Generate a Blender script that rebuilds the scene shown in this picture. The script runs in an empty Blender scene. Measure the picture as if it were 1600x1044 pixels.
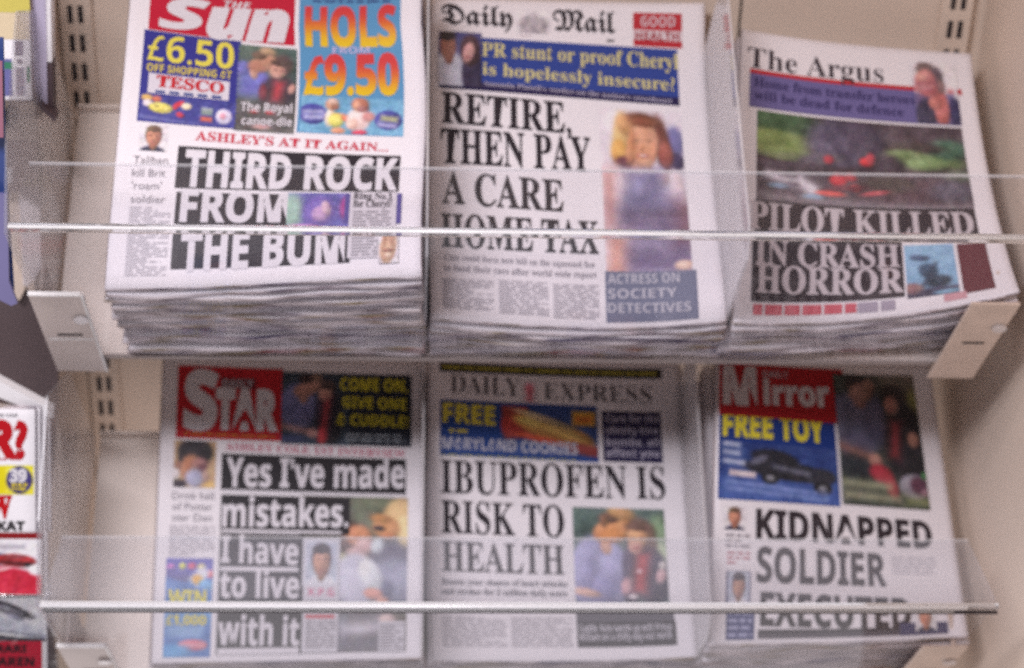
import bpy, bmesh, math, random
import numpy as np
from mathutils import Matrix, Vector

# ------------------------------------------------------------------ camera, light, exposure
S = bpy.context.scene
C = S.collection
Z0 = 1.20                                   # height of the upper tray's front edge above the floor
cd = bpy.data.cameras.new('camera'); cam = bpy.data.objects.new('camera', cd); C.objects.link(cam)
S.camera = cam
cd.sensor_width = 36.0; cd.lens = 69.087
cd.clip_start = 0.05; cd.clip_end = 50
cam.matrix_world = Matrix([[0.998695, -0.009195, -0.050232, -0.029736], [-0.039652, 0.480228, -0.876247, -1.727041], [0.03218, 0.877095, 0.479237, 2.168217], [0.0, 0.0, 0.0, 1.0]])
cd.dof.use_dof = True; cd.dof.focus_distance = 1.50; cd.dof.aperture_fstop = 5.2
W = bpy.data.worlds.new('World'); S.world = W; W.use_nodes = True
_n, _l = W.node_tree.nodes, W.node_tree.links           # the shop around: bright floor below, dim ceiling above
_tc = _n.new('ShaderNodeTexCoord'); _sp = _n.new('ShaderNodeSeparateXYZ'); _l.new(_tc.outputs['Generated'], _sp.inputs[0])
_cr = _n.new('ShaderNodeValToRGB'); _mr = _n.new('ShaderNodeMapRange'); _mr.inputs['From Min'].default_value = -1
_l.new(_sp.outputs['Z'], _mr.inputs['Value']); _l.new(_mr.outputs[0], _cr.inputs[0]); _l.new(_cr.outputs[0], _n['Background'].inputs[0])
_e = _cr.color_ramp.elements; _e[0].position = .27; _e[0].color = (1.0, .93, .95, 1); _e[1].position = .46; _e[1].color = (.028, .024, .028, 1)
_n['Background'].inputs[1].default_value = 1.1
def lamp(name, loc, target, sx, sy, watts, col):
    l = bpy.data.lights.new(name, 'AREA'); l.shape = 'RECTANGLE'; l.size = sx; l.size_y = sy
    l.energy = watts; l.color = col
    o = bpy.data.objects.new(name, l); C.objects.link(o); o.location = loc
    d = Vector(target) - Vector(loc); o.rotation_euler = d.to_track_quat('-Z', 'Y').to_euler()
lamp('ceiling_tube', (-.72, -.94, Z0 + 1.42), (0, .08, Z0 - .1), 1.20, .20, 52, (1.0, .95, 1.0))
lamp('added_fill_lamp', (-.9, -2.6, Z0 + 1.5), (0, .1, Z0 - .1), 1.5, .15, .6, (1.0, .88, .92))  # added fill lamp, lifts the shaded parts a little
S.view_settings.view_transform = 'Standard'; S.view_settings.look = 'None'
S.view_settings.exposure = 0; S.view_settings.gamma = 1
S.cycles.use_denoising = False
S.cycles.max_bounces = 10; S.cycles.transparent_max_bounces = 24
S.cycles.caustics_reflective = False; S.cycles.caustics_refractive = False

# ------------------------------------------------------------------ materials
def lin(c):
    c = np.asarray(c, float) / 255.0
    return np.where(c <= .04045, c / 12.92, ((c + .055) / 1.055) ** 2.4)
PAPER = .80
def ink(c): return lin(c) * PAPER
def new_mat(name):
    m = bpy.data.materials.new(name); m.use_nodes = True
    return m, m.node_tree.nodes, m.node_tree.links, m.node_tree.nodes['Principled BSDF']
def solid(name, rgb, rough=.5, var=.06, scale=9.0, metal=0, bump=0, spec=.4):
    m, N, L, b = new_mat(name)
    tc = N.new('ShaderNodeTexCoord'); nz = N.new('ShaderNodeTexNoise'); nz.inputs['Scale'].default_value = scale
    nz.inputs['Detail'].default_value = 6; L.new(tc.outputs['Object'], nz.inputs['Vector'])
    cr = N.new('ShaderNodeValToRGB'); c = lin(rgb)
    cr.color_ramp.elements[0].position = .3; cr.color_ramp.elements[1].position = .7
    cr.color_ramp.elements[0].color = (*(c * (1 - var)), 1); cr.color_ramp.elements[1].color = (*np.clip(c * (1 + var), 0, 1), 1)
    L.new(nz.outputs['Fac'], cr.inputs[0]); L.new(cr.outputs[0], b.inputs['Base Color'])
    b.inputs['Roughness'].default_value = rough; b.inputs['Metallic'].default_value = metal
    b.inputs['Specular IOR Level'].default_value = spec
    if bump:
        bp = N.new('ShaderNodeBump'); bp.inputs['Strength'].default_value = bump; bp.inputs['Distance'].default_value = .001
        L.new(nz.outputs['Fac'], bp.inputs['Height']); L.new(bp.outputs[0], b.inputs['Normal'])
    return m
M_panel = solid('beige_powder_coat', (219, 202, 187), .5, .05, 4)
M_tray = solid('pale_metal_tray', (226, 214, 205), .42, .03, 6)
M_dark = solid('dark_gap', (38, 32, 36), .7, .05)
M_brown = solid('dark_brown_plastic', (84, 68, 72), .5, .06)
M_bracket = solid('bracket_paint', (206, 186, 172), .35, .07, 30)
M_screw = solid('screw_metal', (225, 222, 224), .25, .05, 40, .7)
M_lip = solid('grey_lip', (150, 138, 134), .5, .05)
M_edge_line = solid('dark_grey_line', (78, 72, 78), .4, .05)
M_white = solid('white_strip', (238, 236, 238), .35, .03)
M_red = solid('red_film', (205, 60, 60), .35, .05)

def paper_mat(name, rgb=(237, 232, 237)):
    m, N, L, b = new_mat(name)
    tc = N.new('ShaderNodeTexCoord'); nz = N.new('ShaderNodeTexNoise'); nz.inputs['Scale'].default_value = 420
    nz.inputs['Detail'].default_value = 3; L.new(tc.outputs['Object'], nz.inputs['Vector'])
    n2 = N.new('ShaderNodeTexNoise'); n2.inputs['Scale'].default_value = 9; L.new(tc.outputs['Object'], n2.inputs['Vector'])
    mx = N.new('ShaderNodeMix'); mx.data_type = 'RGBA'; c = lin(rgb) * .93
    mx.inputs['A'].default_value = (*(c * .95), 1); mx.inputs['B'].default_value = (*(c * 1.03), 1)
    L.new(nz.outputs['Fac'], mx.inputs['Factor']); L.new(mx.outputs['Result'], b.inputs['Base Color'])
    bp = N.new('ShaderNodeBump'); bp.inputs['Strength'].default_value = .6; bp.inputs['Distance'].default_value = .008
    L.new(n2.outputs['Fac'], bp.inputs['Height']); L.new(bp.outputs[0], b.inputs['Normal'])
    b.inputs['Roughness'].default_value = .6; b.inputs['Specular IOR Level'].default_value = .25
    return m
M_paper = paper_mat('newsprint')
M_mag = paper_mat('magazine_paper', (244, 242, 246))

def edge_mat(name):
    """cut page edges: many thin leaves, with ink running to the trim here and there"""
    m, N, L, b = new_mat(name)
    tc = N.new('ShaderNodeTexCoord')
    def noise(sx, sy, sz, detail, scale=1):
        mp = N.new('ShaderNodeMapping'); mp.inputs['Scale'].default_value = (sx, sy, sz)
        L.new(tc.outputs['Object'], mp.inputs['Vector'])
        n = N.new('ShaderNodeTexNoise'); n.inputs['Scale'].default_value = scale; n.inputs['Detail'].default_value = detail
        L.new(mp.outputs[0], n.inputs['Vector']); return n
    leaves = noise(5, 5, 520, 4); ink_n = noise(17, 0, 55, 2); hue = noise(11, 0, 30, 1)
    r1 = N.new('ShaderNodeValToRGB'); e = r1.color_ramp.elements
    e[0].position = .33; e[0].color = (*lin((150, 136, 138)), 1); e[1].position = .62; e[1].color = (*lin((236, 226, 230)), 1)
    L.new(leaves.outputs['Fac'], r1.inputs[0])
    r2 = N.new('ShaderNodeValToRGB'); r2.color_ramp.interpolation = 'LINEAR'; e = r2.color_ramp.elements
    e[0].position = .30; e[0].color = (*lin((92, 88, 122)), 1); e[1].position = .72; e[1].color = (*lin((170, 80, 84)), 1)
    k = r2.color_ramp.elements.new(.45); k.color = (*lin((176, 170, 176)), 1)
    k = r2.color_ramp.elements.new(.60); k.color = (*lin((176, 166, 130)), 1)
    L.new(hue.outputs['Fac'], r2.inputs[0])
    r3 = N.new('ShaderNodeValToRGB'); r3.color_ramp.elements[0].position = .42; r3.color_ramp.elements[1].position = .58
    L.new(ink_n.outputs['Fac'], r3.inputs[0])
    mx = N.new('ShaderNodeMix'); mx.data_type = 'RGBA'; mx.blend_type = 'MULTIPLY'
    L.new(r3.outputs[0], mx.inputs['Factor']); L.new(r1.outputs[0], mx.inputs['A']); L.new(r2.outputs[0], mx.inputs['B'])
    L.new(mx.outputs['Result'], b.inputs['Base Color']); b.inputs['Roughness'].default_value = .8
    b.inputs['Specular IOR Level'].default_value = .1
    bp = N.new('ShaderNodeBump'); bp.inputs['Strength'].default_value = .6; bp.inputs['Distance'].default_value = .001
    L.new(leaves.outputs['Fac'], bp.inputs['Height']); L.new(bp.outputs[0], b.inputs['Normal'])
    return m
M_edge = edge_mat('cut_page_edges')

def print_mat(name, rough, spec):
    m, N, L, b = new_mat(name)
    at = N.new('ShaderNodeAttribute'); at.attribute_name = 'ink'
    tc = N.new('ShaderNodeTexCoord'); nz = N.new('ShaderNodeTexNoise'); nz.inputs['Scale'].default_value = 700
    L.new(tc.outputs['Object'], nz.inputs['Vector'])
    mr = N.new('ShaderNodeMapRange'); mr.inputs['To Min'].default_value = .88; mr.inputs['To Max'].default_value = 1.12
    L.new(nz.outputs['Fac'], mr.inputs['Value'])
    vm = N.new('ShaderNodeVectorMath'); vm.operation = 'SCALE'
    L.new(at.outputs['Color'], vm.inputs[0]); L.new(mr.outputs[0], vm.inputs['Scale'])
    L.new(vm.outputs[0], b.inputs['Base Color'])
    b.inputs['Roughness'].default_value = rough; b.inputs['Specular IOR Level'].default_value = spec
    return m
M_ink = print_mat('printing_ink', .5, .3)
M_gloss = print_mat('glossy_print', .22, .5)

def acrylic(name, haze, gloss_rough=.04, tint=(.975, .975, .985), white=(.80, .86, 1.0), shine=.9):
    m, N, L, b = new_mat(name); N.remove(b); out = N['Material Output']
    tr = N.new('ShaderNodeBsdfTransparent'); tr.inputs[0].default_value = (*tint, 1)
    gl = N.new('ShaderNodeBsdfGlossy'); gl.inputs['Roughness'].default_value = gloss_rough
    df = N.new('ShaderNodeBsdfDiffuse'); df.inputs[0].default_value = (*white, 1)
    lw = N.new('ShaderNodeLayerWeight'); lw.inputs['Blend'].default_value = .5     # Schlick, the same on both faces of the sheet
    pw = N.new('ShaderNodeMath'); pw.operation = 'POWER'; pw.inputs[1].default_value = 5; L.new(lw.outputs['Facing'], pw.inputs[0])
    fr = N.new('ShaderNodeMath'); fr.operation = 'MULTIPLY_ADD'; fr.inputs[1].default_value = shine; fr.inputs[2].default_value = .03; L.new(pw.outputs[0], fr.inputs[0])
    tc = N.new('ShaderNodeTexCoord'); nz = N.new('ShaderNodeTexNoise'); nz.inputs['Scale'].default_value = 14
    nz.inputs['Detail'].default_value = 5; L.new(tc.outputs['Object'], nz.inputs['Vector'])
    mr = N.new('ShaderNodeMapRange'); mr.inputs['To Min'].default_value = haze * .6; mr.inputs['To Max'].default_value = haze * 1.4
    L.new(nz.outputs['Fac'], mr.inputs['Value'])
    m1 = N.new('ShaderNodeMixShader'); L.new(mr.outputs[0], m1.inputs[0]); L.new(tr.outputs[0], m1.inputs[1]); L.new(df.outputs[0], m1.inputs[2])
    m2 = N.new('ShaderNodeMixShader'); L.new(fr.outputs[0], m2.inputs[0]); L.new(m1.outputs[0], m2.inputs[1]); L.new(gl.outputs[0], m2.inputs[2])
    L.new(m2.outputs[0], out.inputs[0]); return m
M_clear = acrylic('clear_acrylic', .006, shine=.16)
M_hazy = acrylic('scuffed_acrylic', .075, white=(.84, .87, .96))
M_end = acrylic('clear_end_sheet', .05, .3)
M_frost = acrylic('frosted_bracket', .86, .15, white=(.60, .52, .49), shine=.5)
M_divider = acrylic('divider_acrylic', .42, white=(.82, .79, .81))
M_sawn = acrylic('sawn_acrylic_edge', .26, white=(.9, .9, .93))
def bend_mat():
    m, N, L, b = new_mat('white_bend_highlight')
    b.inputs['Base Color'].default_value = (.95, .95, .98, 1); b.inputs['Roughness'].default_value = .22
    b.inputs['Transmission Weight'].default_value = .12; b.inputs['IOR'].default_value = 1.49
    b.inputs['Specular IOR Level'].default_value = 1.0
    return m
M_bend = bend_mat()
def lens_mat():
    m, N, L, b = new_mat('solid_acrylic_bend')
    b.inputs['Base Color'].default_value = (.97, .97, .99, 1); b.inputs['Roughness'].default_value = .02
    b.inputs['Transmission Weight'].default_value = .86; b.inputs['IOR'].default_value = 1.45
    return m
M_lens = lens_mat()
M_glint = acrylic('bend_highlight', .62, .1, white=(1, 1, 1))
def wrap_mat():
    m, N, L, b = new_mat('plastic_wrap'); N.remove(b); out = N['Material Output']
    tr = N.new('ShaderNodeBsdfTransparent'); gl = N.new('ShaderNodeBsdfGlossy'); gl.inputs['Roughness'].default_value = .2
    tc = N.new('ShaderNodeTexCoord'); nz = N.new('ShaderNodeTexNoise'); nz.inputs['Scale'].default_value = 22
    nz.inputs['Distortion'].default_value = 1.5
    L.new(tc.outputs['Object'], nz.inputs['Vector']); bp = N.new('ShaderNodeBump'); bp.inputs['Distance'].default_value = .006
    L.new(nz.outputs['Fac'], bp.inputs['Height']); L.new(bp.outputs[0], gl.inputs['Normal'])
    mx = N.new('ShaderNodeMixShader'); mx.inputs[0].default_value = .14
    L.new(tr.outputs[0], mx.inputs[1]); L.new(gl.outputs[0], mx.inputs[2]); L.new(mx.outputs[0], out.inputs[0]); return m
M_wrap = wrap_mat()

# ------------------------------------------------------------------ object helpers
def link(name, me, parent=None, mats=()):
    o = bpy.data.objects.new(name, me); C.objects.link(o)
    if me is not None:
        for m in mats: me.materials.append(m)
    if parent is not None: o.parent = parent
    return o
def tag(o, label, cat, group=None):
    o['label'] = label; o['category'] = cat
    if group: o['group'] = group
    return o
def empty(name, loc, rot=None):
    o = bpy.data.objects.new(name, None); C.objects.link(o); o.location = loc
    if rot is not None: o.rotation_euler = rot
    return o
def add_box(bm, x0, x1, y0, y1, z0, z1, bev=0):
    r = bmesh.ops.create_cube(bm, size=1)
    for v in r['verts']:
        v.co = Vector(((x0 + x1) / 2 + v.co.x * (x1 - x0), (y0 + y1) / 2 + v.co.y * (y1 - y0), (z0 + z1) / 2 + v.co.z * (z1 - z0)))
    if bev:
        es = list({e for v in r['verts'] for e in v.link_edges})
        bmesh.ops.bevel(bm, geom=es, offset=bev, segments=2, affect='EDGES', profile=.6)
def prism(bm, pts, d):
    """closed prism: polygon pts (Vectors) pushed along d"""
    a = [bm.verts.new(p) for p in pts]; b = [bm.verts.new(Vector(p) + Vector(d)) for p in pts]
    bm.faces.new(a); bm.faces.new(b[::-1])
    n = len(a)
    for i in range(n): bm.faces.new((a[i], b[i], b[(i + 1) % n], a[(i + 1) % n]))
    bmesh.ops.recalc_face_normals(bm, faces=bm.faces)
def tube(bm, p, q, r, seg=12):
    p, q = Vector(p), Vector(q); d = (q - p).normalized()
    a = d.orthogonal().normalized(); b = d.cross(a)
    rings = [[bm.verts.new(c + a * r * math.cos(t) + b * r * math.sin(t)) for t in [2 * math.pi * i / seg for i in range(seg)]] for c in (p, q)]
    for i in range(seg): bm.faces.new((rings[0][i], rings[0][(i + 1) % seg], rings[1][(i + 1) % seg], rings[1][i]))
    bm.faces.new(rings[0][::-1]); bm.faces.new(rings[1])
    bmesh.ops.recalc_face_normals(bm, faces=bm.faces)
def from_bm(name, bm, mats, parent=None, smooth=False):
    me = bpy.data.meshes.new(name); bm.to_mesh(me); bm.free()
    if smooth:
        for p in me.polygons: p.use_smooth = True
    return link(name, me, parent, mats)
def box_obj(name, dims, mat, parent=None, bev=0):
    bm = bmesh.new(); add_box(bm, *dims, bev=bev); return from_bm(name, bm, [mat], parent)

TH = 0.634219
ROT = Matrix.Rotation(TH, 4, 'X')
LOWER = Vector([0.0, -0.05386, -0.34809])
def tray_origin(row): return Vector((0, 0, Z0)) + (LOWER if row else Vector((0, 0, 0)))

# ------------------------------------------------------------------ the fixture
back = tag(empty('shop_wall', (0, .30, Z0)), 'beige metal back wall with slotted uprights behind the newspaper trays', 'wall')
box_obj('back_panel', (-1.2, .3205, 0, .02, -1.0, .9), M_panel, back)
box_obj('back_panel', (.3235, 1.3, 0, .02, -1.0, .9), M_panel, back)
box_obj('panel_seam', (.3207, .3233, .004, .018, -1.0, .9), M_dark, back)
def upright(x):
    bm = bmesh.new(); add_box(bm, x - .017, x + .017, -.012, -.0005, -.95, .85, .001)
    o = from_bm('slotted_upright', bm, [M_panel], back)
    bm = bmesh.new()
    for k in range(-28, 25):
        z = k * .0325 + .012
        for s in (-.0055, .0055): add_box(bm, x + s - .0026, x + s + .0026, -.0128, -.0121, z, z + .0195)
    from_bm('slots', bm, [M_dark], o)
upright(-.392); upright(.556)
bm = bmesh.new(); add_box(bm, -1.6, 1.8, -.650, .30, Z0 + 1.10, Z0 + 1.14)  # unseen slab added to block the key light from the upper row's top
o = from_bm('unseen_light_blocker', bm, [M_panel]); o['kind'] = 'structure'
def gable(x0, x1, y0, label):
    o = box_obj('side_panel', (x0, x1, y0, .2985, Z0 - .9, Z0 + .8), M_panel, None, .0015)
    tag(o, label, 'panel')
gable(-.4235, -.4105, .105, 'beige side panel left of the newspaper trays')
gable(.590, .604, -.42, 'beige side panel right of the newspaper trays')

def tray(row, label):
    t = empty('newspaper_tray', tray_origin(row) + ROT.to_3x3() @ Vector((0, 0, -.0502 * row)), (TH, 0, 0)); tag(t, label, 'shelf', 'newspaper trays')
    box_obj('shelf_plate', (-.385, .548, -.003, .277, -.004, -.0005), M_tray, t)
    box_obj('rear_lip', (-.385, .548, .2772, .281, -.004, .010), M_tray, t)
    box_obj('front_lip', (-.336, .498, -.006, -.0032, -.0055, .0015), M_lip, t, .0005)
    for x0, x1, sx in ((-.387, -.337, -.345), (.499, .547, .540)):
        bm = bmesh.new(); add_box(bm, x0, x1, -.0105, -.0075, -.027, .148, .0012)
        add_box(bm, x0, x0 + .003, -.0070, .05, -.027, .10, .0008) if x0 < 0 else add_box(bm, x1 - .003, x1, -.0070, .05, -.027, .10, .0008)
        br = from_bm('end_bracket', bm, [M_frost if x0 < 0 else M_bracket], t)
        bm = bmesh.new(); tube(bm, (sx, -.0135, .098), (sx, -.0108, .098), .007, 16); from_bm('screw', bm, [M_screw], br)
        bm = bmesh.new(); add_box(bm, x0 + .014, x1 - .012, -.0113, -.0106, .060, .063); from_bm('slot', bm, [M_dark], br)
        if x0 < 0:
            bm = bmesh.new(); add_box(bm, x1 - .0016, x1 + .0006, -.0112, -.0070, -.026, .147); add_box(bm, x0, x1 - .0018, -.0112, -.0070, .1462, .1486)
            add_box(bm, x0 + .004, x1 - .003, -.0112, -.0107, .0505, .0525); from_bm('polished_edge', bm, [M_glint], br)
    # clear front: a panel square to the tray, a polished bend, a flat flap over the papers
    HB = .276 if row == 0 else .278
    g = box_obj('clear_front', (-.380, .541, -.0058, -.0028, .005, HB - .0128), M_clear, t)
    bm = bmesh.new(); y0 = -.0058; prism(bm, [Vector((-.382, y0 - .0002, HB - .0125)), Vector((-.382, y0 + .0030, HB - .0125)), Vector((-.382, y0 + .0030, HB)), Vector((-.382, y0 - .0019, HB))], (.925, 0, 0))
    b = from_bm('bend', bm, [M_lens], t)
    bm = bmesh.new(); tube(bm, (-.382, -.0079, HB + .0012), (.543 if row == 0 else .512, -.0079, HB + .0012), .0015 if row == 0 else .0021, 12); from_bm('bend_highlight_rib', bm, [M_bend if row else M_glint], g, True)  # white tube paints the bright highlight along the bend
    if row:
        bm = bmesh.new(); tube(bm, (-.380, -.0090, HB - .0065), (.500, -.0090, HB - .0065), .0013, 10); from_bm('bend_highlight_rib', bm, [M_bend], g, True)
        bm = bmesh.new(); tube(bm, (-.381, -.0082, HB - .0135), (.545, -.0082, HB - .0130), .0019, 10); from_bm('dark_edge_line', bm, [M_edge_line], g, True)  # thin dark line below the bend
    a = Vector((0, .0005, HB)); e = Vector((0, .0815, .230)) if row == 0 else Vector((0, .0835, .211))
    nrm = (e - a).cross(Vector((1, 0, 0))).normalized() * .003
    bm = bmesh.new(); prism(bm, [Vector((-.380, *a.yz)), Vector((.541, *a.yz)), Vector((.541, *e.yz)), Vector((-.380, *e.yz))], nrm)
    from_bm('clear_flap', bm, [M_hazy if row else M_clear], t)
    bm = bmesh.new(); q = e + (e - a).normalized() * .0018; add_box(bm, -.380, .541, q.y - .0008, q.y + .0008, q.z - .0018, q.z + .0018)
    from_bm('flap_edge', bm, [M_sawn], t)
    # clear end sheet on the left
    pts = [(.006, .002), (.000, .250), (.075, .285), (.20, .30), (.27, .20), (.27, .002)]
    bm = bmesh.new(); prism(bm, [Vector((-.391, y, z)) for y, z in pts], (.0025, 0, 0)); from_bm('clear_end', bm, [M_end], t)
    for x in (-.0180, .2765):
        pts = [(.004, .003), (.004, .205), (.03, .228), (.33, .20), (.33, .003)] if row == 0 else [(.004, .003), (.004, .150), (.03, .175), (.33, .165), (.33, .003)]
        bm = bmesh.new(); prism(bm, [Vector((x - .0013, y, z)) for y, z in pts], (.0026, 0, 0)); from_bm('clear_divider', bm, [M_divider], t)
    return t
tray(0, 'upper sloping metal newspaper tray with clear acrylic front and end brackets')
tray(1, 'lower sloping metal newspaper tray with scuffed clear acrylic front')

# ------------------------------------------------------------------ printed sheets
class Page:
    """page coordinates: x, y in metres from the bottom left corner -> local 3D of the curved sheet"""
    def __init__(s, d):
        s.w, s.h, s.t = d['w'], d['h'], d['t']; s.A = np.array(d['a']) if d.get('a') else None; s.B = np.array(d['b']) if d.get('b') else None
        s.vlo, s.vhi = d.get('vr', (0, 1)); s.top = d.get('top', 1)
    def pos(s, xy, lift=0, frac=1, dxy=(0, 0)):
        xy = np.asarray(xy, float).reshape(-1, 2); u = np.clip(xy[:, 0] / s.w, -.02, 1.02); v = np.clip(xy[:, 1] / s.h, s.vlo, s.vhi)
        out = np.empty((len(xy), 3)); out[:, 0] = xy[:, 0] + dxy[0]; out[:, 1] = xy[:, 1] + dxy[1]; out[:, 2] = s.t * frac + lift
        if s.A is not None:
            for i in range(s.A.shape[0]):
                for j in range(s.A.shape[1]): out[:, 0] += frac * s.A[i, j] * u ** i * v ** j
            for i in range(s.B.shape[0]):
                for j in range(s.B.shape[1]): out[:, 2] += frac * s.B[i, j] * u ** i * v ** j
        return out

def mesh_from(name, verts, faces, cols=None, mat_idx=None, smooth=True):
    me = bpy.data.meshes.new(name); me.from_pydata([tuple(v) for v in verts], [], faces)
    if cols is not None:
        at = me.color_attributes.new('ink', 'FLOAT_COLOR', 'POINT')
        c4 = np.ones((len(verts), 4), np.float32); c4[:, :3] = cols; at.data.foreach_set('color', c4.ravel())
    if mat_idx is not None: me.polygons.foreach_set('material_index', mat_idx)
    if smooth: me.polygons.foreach_set('use_smooth', [True] * len(me.polygons))
    me.update(); return me

def sheaf(name, pg, thick, frac, dxy, parent=None, nu=26, nv=30, rng=None, mats=(M_paper, M_edge)):
    """a folded newspaper: top sheet, bottom sheet and the cut edges between"""
    xs = np.linspace(0, pg.w, nu); ys = np.linspace(0, pg.h * pg.top, nv)
    g = np.array([(x, y) for y in ys for x in xs])
    top = pg.pos(g, 0, frac, dxy)
    if rng is not None:
        ph = [rng.uniform(0, 6.3) for _ in range(4)]; am = rng.uniform(.4, 1.0)
        wob = .0011 * am * (np.sin(g[:, 0] * 34 + ph[0]) + .7 * np.sin(g[:, 0] * 71 + ph[1]))
        top[:, 2] += wob * np.exp(-g[:, 1] / .05)
        top[:, 1] += .0016 * am * np.sin(g[:, 0] * 22 + ph[2]) + .0010 * np.sin(g[:, 0] * 60 + ph[3])
    mid = top.copy(); mid[:, 2] -= thick * .5
    bot = top.copy(); bot[:, 2] -= thick
    rim = [i for i in range(nu)] + [r * nu + nu - 1 for r in range(1, nv)] + [(nv - 1) * nu + i for i in range(nu - 2, -1, -1)] + [r * nu for r in range(nv - 2, 0, -1)]
    n = nu * nv; V = np.vstack([top, bot, mid[rim]])
    cx, cy = pg.w / 2 + dxy[0], pg.h / 2 + dxy[1]
    for k, i in enumerate(rim):                                  # the fold and the cut edge bulge a little
        V[2 * n + k, 0] += .0012 * (1 if g[i, 0] > pg.w * .98 else -1 if g[i, 0] < pg.w * .02 else 0)
        V[2 * n + k, 1] += .0012 * (1 if g[i, 1] > pg.h * pg.top * .98 else -1 if g[i, 1] < pg.h * .02 else 0)
    F, MI = [], []
    for r in range(nv - 1):
        for c in range(nu - 1):
            i = r * nu + c; F.append((i, i + 1, i + nu + 1, i + nu)); MI.append(0)
            F.append((n + i, n + i + nu, n + i + nu + 1, n + i + 1)); MI.append(0)
    m = len(rim)
    for k in range(m):
        i, j = rim[k], rim[(k + 1) % m]; a, b = 2 * n + k, 2 * n + (k + 1) % m
        F.append((i, a, b, j)); F.append((a, n + i, n + j, b)); MI += [1, 1]
    return link(name, mesh_from(name, V, F, None, MI), parent, mats)

class Ink:
    """collects flat printed shapes in page coordinates, then lays them on the sheet"""
    def __init__(s): s.V, s.F, s.Cc, s.L = [], [], [], []
    def add(s, xy, faces, cols, lift):
        o = len(s.V); s.V += [tuple(p) for p in xy]; s.F += [tuple(i + o for i in f) for f in faces]
        s.Cc += [tuple(c) for c in cols]; s.L += [lift] * len(xy)
    def rect(s, x0, y0, x1, y1, col, lift, step=.006):
        nx = max(2, int(abs(x1 - x0) / step) + 2); ny = max(2, int(abs(y1 - y0) / step) + 2)
        g = [(x, y) for y in np.linspace(y0, y1, ny) for x in np.linspace(x0, x1, nx)]
        f = [(r * nx + c, r * nx + c + 1, (r + 1) * nx + c + 1, (r + 1) * nx + c) for r in range(ny - 1) for c in range(nx - 1)]
        c = ink(col); s.add(g, f, [c] * len(g), lift)
    def picture(s, x0, y0, x1, y1, ops, lift, step=.0011):
        nx = max(4, int((x1 - x0) / step)); ny = max(4, int((y1 - y0) / step))
        X, Y = np.meshgrid(np.linspace(0, 1, nx), np.linspace(0, 1, ny))
        img = paint(ops, X, 1 - Y, (x1 - x0) / max(1e-6, (y1 - y0)))
        g = [(x0 + (x1 - x0) * a, y0 + (y1 - y0) * b) for b in np.linspace(0, 1, ny) for a in np.linspace(0, 1, nx)]
        f = [(r * nx + c, r * nx + c + 1, (r + 1) * nx + c + 1, (r + 1) * nx + c) for r in range(ny - 1) for c in range(nx - 1)]
        s.add(g, f, np.clip(lin(img) * PAPER * 1.22 + .016, 0, .84).reshape(-1, 3), lift)
    def dashes(s, x0, y0, x1, y1, n, col, lift, fill, rng, word=.012):
        pitch = (y1 - y0) / n
        for k in range(n):
            yy = y1 - pitch * (k + .5); x = x0; end = x1 if rng.random() < .8 else x0 + (x1 - x0) * rng.uniform(.45, .95)
            while x < end - .001:
                w = min(word * rng.uniform(.35, 1.25), end - x)
                s.rect(x, yy - pitch * fill / 2, x + w, yy + pitch * fill / 2, col, lift, .02)
                x += w + min(word * .22, .0026)
    def text(s, body, style, x0, yl, x1, yr, cap, col, lift, col2=None, bold=0, slant=0):
        xy, tris = glyphs(body, style, bold)
        ch = CAP[style]; mn, mxx = xy[:, 0].min(), xy[:, 0].max()
        u = (xy[:, 0] - mn) / (mxx - mn); px = x0 + u * (x1 - x0); k = xy[:, 1] / ch; py = yl + (yr - yl) * u + k * cap
        px = px + slant * k * cap
        bm = bmesh.new(); vs = [bm.verts.new((a, b, 0)) for a, b in zip(px, py)]
        for t in tris:
            try: bm.faces.new([vs[i] for i in t])
            except ValueError: pass
        stepx = .009
        for ax, lo, hi in ((0, px.min(), px.max()), (1, py.min(), py.max())):
            for q in np.arange(lo + stepx, hi, stepx if not (col2 and ax == 1) else .003):
                co = [0, 0, 0]; co[ax] = q; no = [0, 0, 0]; no[ax] = 1
                bmesh.ops.bisect_plane(bm, geom=bm.verts[:] + bm.edges[:] + bm.faces[:], plane_co=co, plane_no=no, dist=1e-7)
        bm.verts.index_update(); P = [(v.co.x, v.co.y) for v in bm.verts]; F = [tuple(v.index for v in f.verts) for f in bm.faces]
        c = ink(col)
        if col2 is not None:
            cc = []
            for a, b in P:
                k = min(1, max(0, (b - yl) / cap)); k = k * k * (3 - 2 * k)
                cc.append(ink(np.array(col2) * (1 - k) + np.array(col) * k))
        else: cc = [c] * len(P)
        bm.free(); s.add(P, F, cc, lift)
    def build(s, name, pg, parent, mat=None):
        if not s.V: return None
        xy = np.array(s.V); base = pg.pos(xy); base[:, 2] += np.array(s.L)
        return link(name, mesh_from(name, base, s.F, np.array(s.Cc)), parent, [mat or M_ink])

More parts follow.
